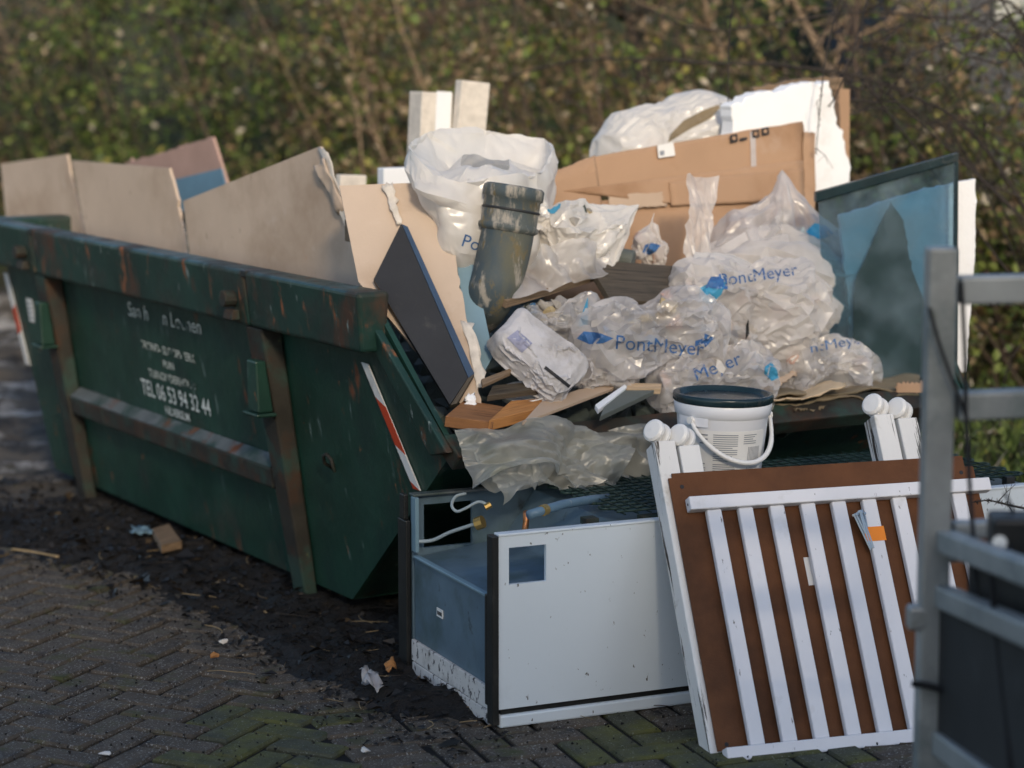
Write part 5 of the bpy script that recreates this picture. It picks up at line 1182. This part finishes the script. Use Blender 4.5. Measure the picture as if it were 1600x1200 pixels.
# saplings whose trunks can be told apart
gsp = 'bare saplings standing in the thicket'
def sapling(pixs, Y, r, label, bark='twig_bark', seed=1, branches=7):
    rnd = random.Random(seed); pts = [at_y(x, y, Y) for x, y in pixs]
    b = pts[-1].copy(); d = (pts[-1] - pts[-2]); k = (b.z + .05) / max(.1, -d.z) if d.z < 0 else 0; base = b + d * k
    base.z = -.05; th = thing('sapling', label, 'tree', base, gsp)
    allp = curve([pts[0] + (pts[0] - pts[1]).normalized() * 1.2] + pts + [base], 6); n = len(allp)
    MB().tube(allp, [r * (.45 + .55 * i / (n - 1)) for i in range(n)], 8).build('trunk', bark, th, smooth=True, fix=False)
    cr = MB(); tips = []
    for j in range(branches):
        i = rnd.randrange(2, max(3, n // 2)); q = allp[i] + Vector((rnd.gauss(0, .5), rnd.gauss(0, .4), rnd.uniform(.1, .7)))
        cane(cr, allp[i], q, rnd, r * .35, .06, 6, 4, tips)
    for p in tips:
        for j in range(2): leaf(cr, p + Vector((rnd.gauss(0, .06), rnd.gauss(0, .06), rnd.gauss(0, .06))), rnd.uniform(.02, .05), rnd)
    cr.build('crown', bark, th, smooth=False, fix=False)['kind'] = 'stuff'
sapling([(655, 0), (690, 60), (712, 120), (722, 220)], 14.2, .034, 'slanting brown sapling behind the tall pale cardboard offcut', 'twig_bark', 1)
sapling([(880, 0), (930, 70), (985, 150), (1010, 220)], 13.6, .028, 'slanting pale sapling behind the white bag', 'twig_pale', 2)
sapling([(965, 0), (985, 40), (1002, 120), (1010, 240)], 13.2, .040, 'dark upright sapling behind the white bag', 'twig_dark', 3)
sapling([(1255, 30), (1290, 100), (1330, 170), (1400, 300)], 12.4, .030, 'slanting pale sapling behind the polystyrene block', 'twig_pale', 4)
sapling([(1100, 0), (1120, 60), (1150, 130), (1190, 240)], 13.2, .022, 'thin sapling behind the cardboard box', 'twig_pale', 5)
sapling([(1340, 0), (1336, 90), (1345, 200), (1360, 320)], 12.0, .022, 'thin upright sapling beyond the tinted glass', 'twig_bark', 6)
sapling([(545, 0), (560, 60), (590, 140), (610, 230)], 15.0, .026, 'thin slanting sapling behind the frayed plasterboard', 'twig_bark', 7)
sapling([(105, 0), (140, 90), (165, 170), (190, 260)], 16.6, .020, 'thin slanting sapling behind the plasterboard at the skip end wall', 'twig_pale', 8)
sapling([(-10, 10), (20, 90), (60, 170), (90, 250)], 17.0, .020, 'thin slanting sapling furthest along the thicket', 'twig_pale', 9)
sapling([(330, 0), (345, 90), (350, 160), (352, 260)], 16.0, .040, 'dark sapling trunk behind the pink and blue board', 'twig_dark', 10)
# bramble canes that arch out in front of the thicket, each rooted among the weeds
gbr = 'bare bramble canes arching over the rubbish'
def bramble(pixs, Ys, r, label, seed, twigs=6, root=None, tl=.22):
    rnd = random.Random(seed); pts = [at_y(x, y, Y) for (x, y), Y in zip(pixs, Ys)]
    if root is not None: pts = pts + [Vector(root)]
    P_ = curve(pts, 7); n = len(P_); m = MB(); m.tube(P_, [r * (.35 + .65 * i / n) for i in range(n)], 6)
    for k in range(twigs):
        i = rnd.randrange(1, max(2, n - 6)); d = Vector((rnd.gauss(0, 1), rnd.gauss(0, .6), rnd.gauss(0, 1))).normalized() * tl * rnd.uniform(.4, 1.3)
        a = P_[i]; b = a + d * .5 + Vector((0, 0, rnd.gauss(0, .02))); m.tube([a, b, a + d], [r * .4, r * .3, r * .14], 5)
        for j in range(2):
            e = Vector((rnd.gauss(0, 1), rnd.gauss(0, .5), rnd.gauss(0, 1))).normalized() * tl * .35; m.tube([b, b + e], [r * .22, r * .1], 4)
    for k in range(n * 2):
        a = P_[rnd.randrange(n)]; e = Vector((rnd.gauss(0, 1), rnd.gauss(0, 1), rnd.gauss(0, 1))).normalized() * .012; m.tube([a, a + e], [.0018, .0004], 3)
    tag(m.build('bramble_cane', 'twig_dark', smooth=True, fix=False), label, 'bramble', gbr)
RT = (3.0, 10.6, -.05)
bramble([(985, 0), (1085, 45), (1190, 40), (1330, 20), (1480, 30), (1620, 60)], (9.6, 9.6, 9.7, 9.8, 10, 10.2), .008, 'long bramble cane arching along the top above the polystyrene', 1, 8, RT)
bramble([(800, 118), (900, 95), (1000, 92), (1100, 98), (1250, 105), (1400, 140), (1560, 260)], (10.4, 10.4, 10.3, 10.2, 10.2, 10.2, 10.3), .011, 'thick bramble cane stretching behind the white bag and polystyrene', 2, 8, RT)
bramble([(1330, 158), (1400, 158), (1480, 120), (1600, 100)], (8.9, 9.0, 9.1, 9.2), .006, 'bramble cane reaching out beside the upright cardboard strip', 3, 8, (2.9, 9.8, -.05))
bramble([(1248, 155), (1275, 165), (1300, 160), (1330, 90), (1350, 20), (1370, -60)], (8.5, 8.5, 8.5, 8.5, 8.6, 8.7), .0045, 'thin bramble spray curling over the polystyrene corner', 4, 7)
bramble([(1275, 240), (1282, 160), (1292, 80), (1312, 0), (1325, -50)], (8.35, 8.35, 8.4, 8.4, 8.4), .004, 'thin dark cane hanging in front of the polystyrene corner', 5, 6, None, .12)
bramble([(1118, 270), (1112, 240), (1135, 216), (1138, 120), (1140, 50), (1150, -40)], (8.3, 8.3, 8.3, 8.35, 8.4, 8.4), .003, 'thin dark shoot hanging in front of the cardboard box with a loop', 6, 4, None, .08)
bramble([(1300, 0), (1330, 75), (1420, 85), (1520, 60), (1640, 80)], (9.4, 9.4, 9.4, 9.5, 9.6), .006, 'bramble cane crossing above the tinted glass pane', 7, 9, RT)
bramble([(1440, 0), (1480, 70), (1560, 100), (1640, 110)], (9.2, 9.2, 9.3, 9.4), .006, 'bramble cane drooping in front of the dark shed', 8, 9, RT)
bramble([(1525, 290), (1560, 295), (1600, 310), (1650, 330)], (9.4, 9.4, 9.4, 9.5), .008, 'stout bramble cane beside the white foam board', 9, 4, RT)
bramble([(1520, 785), (1545, 782), (1580, 790), (1630, 800)], (6.0, 6.0, 6.0, 6.0), .004, 'thorny twig lying in front of the fridge beyond the playpen', 10, 3, None, .08)
bramble([(1505, 700), (1540, 690), (1560, 640), (1580, 560), (1620, 520)], (9.6, 9.6, 9.6, 9.6, 9.6), .005, 'bramble cane among the weeds beyond the playpen', 11, 5, None, .2)
bramble([(1380, 260), (1460, 200), (1560, 190), (1640, 170)], (10.2, 10.2, 10.2, 10.2), .007, 'bramble cane behind the tinted glass pane top rail', 12, 8, RT)
rb2 = random.Random(64)
for k in range(16):
    x0 = rb2.uniform(1180, 1560); y0 = rb2.uniform(-20, 190); Y = rb2.uniform(8.8, 10.6); dx = rb2.uniform(60, 130); s_ = rb2.gauss(0, 26)
    bramble([(x0, y0), (x0 + dx, y0 + s_), (x0 + dx * 2, y0 + s_ * 2 + rb2.gauss(0, 18)), (x0 + dx * 3, y0 + s_ * 2.5 + 60)], (Y, Y, Y + .1, Y + .2), rb2.uniform(.003, .0065), 'thin bare bramble cane tangled above the tinted glass and polystyrene', 200 + k, 9, (rb2.uniform(2.6, 3.4), Y + .6, -.05), .26)
# dark shed beyond the thicket
SY = 13.4; a = at_y(1398, 118, SY); b = at_y(2000, 118, SY)
sh_ = thing('shed', 'dark grey shed with a paler window beyond the thicket', 'shed', (a.x + 1, SY + 1, -.1))
MB().box((a.x, SY, -.1), (b.x, SY + 3, 3.0)).build('wall', 'slate', sh_)
c = at_y(1552, 30, SY); MB().box((c.x, SY - .04, c.z), (c.x + .7, SY - .002, c.z + .7)).build('window', 'galvanised', sh_)
MB().box((a.x - .2, SY - .25, 3.002), (b.x + .2, SY + 3.2, 3.15)).build('roof', 'slate', sh_)

# ------------------------------------------------------------ metal trailer at the right
TY = 4.55
tr_ = thing('trailer', 'grey metal trailer frame with upright post, rails and dark side panel', 'trailer', at_y(1452, 1491, TY))
def tbar(name, p, q, w_, h_, m_='galvanised'):
    p, q = Vector(p), Vector(q); M = frame(p, q - p, ZUP if abs((q - p).normalized().z) < .8 else Vector((0, 1, 0)))
    return MB().box((0, -h_ / 2, -w_ / 2), ((q - p).length, h_ / 2, w_ / 2)).build(name, m_, tr_, M, bevel=.006, seg=3)
pt, pbm = at_y(1471, 386, TY), at_y(1444, 1480, TY)
tbar('post', pbm, pt, .058, .058)
tbar('rail', at_y(1496, 453, TY), at_y(1790, 447, TY + .05), .05, .056)
tbar('rail', at_y(1494, 634, TY), at_y(1790, 622, TY + .05), .05, .056)
tbar('rail', at_y(1488, 828, TY), at_y(1790, 818, TY + .05), .04, .035)
tbar('post', at_y(1800, 1500, TY + .05), at_y(1812, 386, TY + .05), .058, .058)
tbar('bed_rail', at_y(1470, 1180, TY), at_y(1800, 1180, TY + .05), .05, .06)
q0, q1 = at_y(1800, 1180, TY + .05), at_y(1700, 1330, 3.75); q1.x = q0.x + .25; tbar('bed_rail', q0, q1, .05, .06)
wc = at_y(1790, 1300, TY - .3); WMx = frame(Vector((wc.x, wc.y, .24)), (0, 1, 0), (0, 0, 1))
wh = MB().lathe([(.13, -.06), (.21, -.07), (.24, -.04), (.24, .04), (.21, .07), (.13, .06)], WMx, 32).build('wheel', 'black_plastic', tr_, smooth=True)
MB().lathe([(0, -.03), (.132, -.05), (.132, .05), (0, .03)], WMx, 24).build('rim', 'galvanised', wh, smooth=True)
tbar('side_bar', at_y(1478, 846, TY - .03), at_y(1700, 930, 3.75), .04, .045)
tbar('side_bar', at_y(1474, 932, TY - .03), at_y(1700, 1030, 3.75), .04, .045)
tbar('side_bar', at_y(1470, 1160, TY - .03), at_y(1700, 1330, 3.75), .04, .05)
p1_, p2_ = at_y(1466, 940, TY - .02), at_y(1700, 1040, 3.76); p3_, p4_ = at_y(1700, 1330, 3.76), at_y(1462, 1160, TY - .02)
MB().prism([p1_, p2_, p3_, p4_], Vector((.012, .012, 0))).build('side_panel', 'trailer_panel', tr_)
MB().prism([at_y(1512, 868, TY - .05), at_y(1700, 940, 3.9), at_y(1700, 1020, 3.9), at_y(1512, 940, TY - .05)], Vector((.01, .02, 0))).build('inner_panel', 'black_plastic', tr_)
MB().box((0, 0, 0), (.16, .10, .11), frame(at_y(1548, 900, 4.3), (1, -.1, 0), (0, 1, 0))).build('lamp_housing', 'black_plastic', tr_, bevel=.008)
MB().tube([at_y(1562, 848, 4.29), at_y(1562, 848, 4.28)], .014, 14).build('bolt', 'zinc', tr_)
for (x, y) in ((1481, 862), (1432, 968)):
    MB().box((-.02, -.02, -.02), (.022, .02, .03), Matrix.Translation(at_y(x, y, TY - .01))).build('latch', 'galvanised', tr_, bevel=.008)
def rope(pixs, Ys, r=.004): MB().tube(curve([at_y(x, y, Y) for (x, y), Y in zip(pixs, Ys)], 8), r, 6).build('cord', 'rope_black', tr_, smooth=True)
rope([(1452, 480), (1470, 545), (1500, 625), (1512, 660)], (TY - .05,) * 4)
rope([(1502, 440), (1508, 560), (1510, 660), (1518, 800), (1530, 960), (1545, 1100), (1562, 1220)], (TY - .05, TY - .05, TY - .06, TY - .1, TY - .2, TY - .25, TY - .3), .0045)
rope([(1548, 880), (1556, 980), (1572, 1120), (1580, 1220)], (4.2, 4.2, 4.15, 4.1), .006)
rope([(1570, 770), (1586, 810), (1582, 850), (1560, 900)], (4.4, 4.35, 4.3, 4.25), .0035)
rope([(1425, 1068), (1450, 1072), (1480, 1080)], (TY - .05,) * 3, .008)

# ------------------------------------------------------------ litter on the ground
rnd = random.Random(9)
lt = MB()
def ground_leaf(m, x, y, s_, rnd):
    z = max(0, soil_h(x, y)) + .002; a = rnd.uniform(0, 6.28); ax_ = Vector((math.cos(a), math.sin(a), rnd.gauss(0, .25))); bx_ = Vector((-math.sin(a), math.cos(a), rnd.gauss(0, .35))); p = Vector((x, y, z + s_ * .12)); k = len(m.v)
    c_ = rnd.uniform(-.05, .35) * s_
    m.v += [p - ax_ * s_ * .5, p - ax_ * s_ * .1 + bx_ * s_ * .3 + ZUP * c_, p + ax_ * s_ * .5 + ZUP * c_ * .5, p - ax_ * s_ * .1 - bx_ * s_ * .28 + ZUP * c_ * .6]; m.f += [(k, k + 1, k + 2), (k, k + 2, k + 3)]
for k in range(16000):
    x = rnd.uniform(-2.6, .9); y = rnd.uniform(5.8, 9.6); d = soil_dist(x, y)
    if d < -.25 or rnd.random() > max(.04, min(1, (d + .25) / .35)): continue
    ground_leaf(lt, x, y, rnd.uniform(.006, .018) + rnd.expovariate(110), rnd)
leaf_mat('dead_leaves', [(0, (.012, .010, .008)), (.6, (.018, .015, .012)), (.88, (.032, .024, .017)), (.965, (.07, .05, .03)), (.993, (.22, .17, .10))], .1, .5)
tag(lt.build('leaf_litter', 'dead_leaves', fix=False), 'dark rotting leaf litter strewn over the soil', 'leaf litter', kind='stuff')
tw = MB(); sw = MB()
for k in range(260):
    x = rnd.uniform(-2.2, .9); y = rnd.uniform(5.75, 8.4)
    if soil_dist(x, y) < -.15 - (.5 if rnd.random() < .15 else 0): continue
    l = rnd.uniform(.04, .16); a = rnd.uniform(0, 6.28); b = rnd.gauss(0, .6); p = Vector((x, y, max(0, soil_h(x, y)) + .008)); pts = [p]
    for j in range(4): a += b * .35; p = p + Vector((math.cos(a), math.sin(a), rnd.gauss(0, .06))) * l / 4; p.z = max(p.z, .003); pts.append(p)
    (sw if rnd.random() < .35 else tw).tube(pts, rnd.uniform(.0006, .0018), 4)
tag(tw.build('fallen_twigs', 'twig_dark', fix=False), 'thin dark twigs scattered over the soil', 'twigs', kind='stuff')
mat('straw', (.26, .19, .10), .7, var=.3)
tag(sw.build('straw_bits', 'straw', fix=False), 'pale straw stalks scattered over soil and paving', 'straw', kind='stuff')
gr_ = MB()
for k in range(2600):
    x = rnd.uniform(-1.9, 1.2); y = rnd.uniform(5.6, 8.6); s_ = rnd.uniform(.0015, .006); v2, f2 = chunk(s_, rnd, 7); gr_.add([Vector((x, y, max(0, soil_h(x, y)) + s_ * .6)) + q for q in v2], f2)
tag(gr_.build('grit', 'soil', fix=False), 'dark soil crumbs strewn over paving and soil', 'grit', kind='stuff')
# single scraps one can pick out
def scrap(name, px, py, size, mat_, label, cat, seed, flat=.4, z=.02):
    p = at_z(px, py, z); v2, f2 = chunk(size, random.Random(seed), 12, flat); tag(MB().add([p + q for q in v2], f2).build(name, mat_), label, cat)
tag(slab('wood_scrap', zq([(238, 826), (264, 818), (284, 845), (252, 852)], .06), .03, 'wood_weathered'), 'brown wood scrap lying on the soil beside the skip', 'wood scrap')
scrap('stone', 349, 1001, .016, 'rubble_white', 'small pale stone on the soil in front of the skip', 'stone', 2, .7, .02)
scrap('stone', 334, 1024, .018, 'wood_splinter', 'small orange-brown stone on the soil in front of the skip', 'stone', 3, .6, .015)
scrap('plaster_crumb', 571, 1171, .018, 'rubble_white', 'white plaster crumb on the paving near the fridge', 'crumb', 4, .4, .012)
scrap('plaster_crumb', 164, 1177, .02, 'rubble_white', 'flat white chip lying on the herringbone paving', 'chip', 5, .25, .006)
cp_ = tag(sheet('plastic_scrap', zq([(565, 1052), (588, 1050), (594, 1074), (568, 1070)], .04), .002, 'film_clear', None, 10, 10, .02, .006, 5, 40), 'crumpled clear plastic scrap on the soil near the fridge', 'plastic')
tag(sheet('dead_leaf', zq([(600, 1040), (614, 1030), (620, 1040), (606, 1048)], .04), .001, 'wood_splinter', None, 6, 6, .01, .003, 6, 40), 'curled orange leaf on the soil by the black fridge corner', 'leaf')
tag(sheet('plastic_scrap', zq([(205, 824), (235, 822), (240, 832), (208, 834)], .05), .002, 'grey_blue_board', None, 8, 6, .012, .006, 7, 40), 'small blue plastic scrap on the soil beside the wood scrap', 'plastic')
tag(MB().tube(curve(zq([(18, 858), (50, 862), (92, 870)], .02), 5), .005, 6).build('straw_stalk', 'straw', smooth=True), 'long pale stalk lying at the edge of the soil', 'stalk')

# ------------------------------------------------------------ the house behind the camera whose shade covers the foreground
SD = Vector((math.sin(R(SUN_AZ)), math.cos(R(SUN_AZ)), 0)); SDN = Vector((-SD.y, SD.x, 0))
mat('house_brick', (.24, .13, .09), .9, var=.2, vscale=20, bump=.2)
mat('roof_tile', (.06, .05, .05), .8, var=.2)
hs = thing('house', 'brick house whose shade falls across the yard', 'house', SD * 13)
HM = frame(SD * 9.0, -SDN, SD)
MB().box((-9, 0, -.1), (4, 8, 6.2)).build('wall', 'house_brick', hs, HM)
MB().prism([(-9.4, -.4, 6.2), (-9.4, 8.4, 6.2), (-9.4, 4, 9.6)], (13.8, 0, 0)).build('roof', 'roof_tile', hs, HM)
for k in range(4):
    for z in (.9, 3.6):
        wn = MB().box((-8 + k * 3, -.03, z), (-6.4 + k * 3, -.002, z + 1.4)).build('window', 'white_board', hs, HM)
        MB().box((-7.9 + k * 3, -.045, z + .1), (-6.5 + k * 3, -.032, z + 1.3)).build('pane', 'black_plastic', wn, HM)
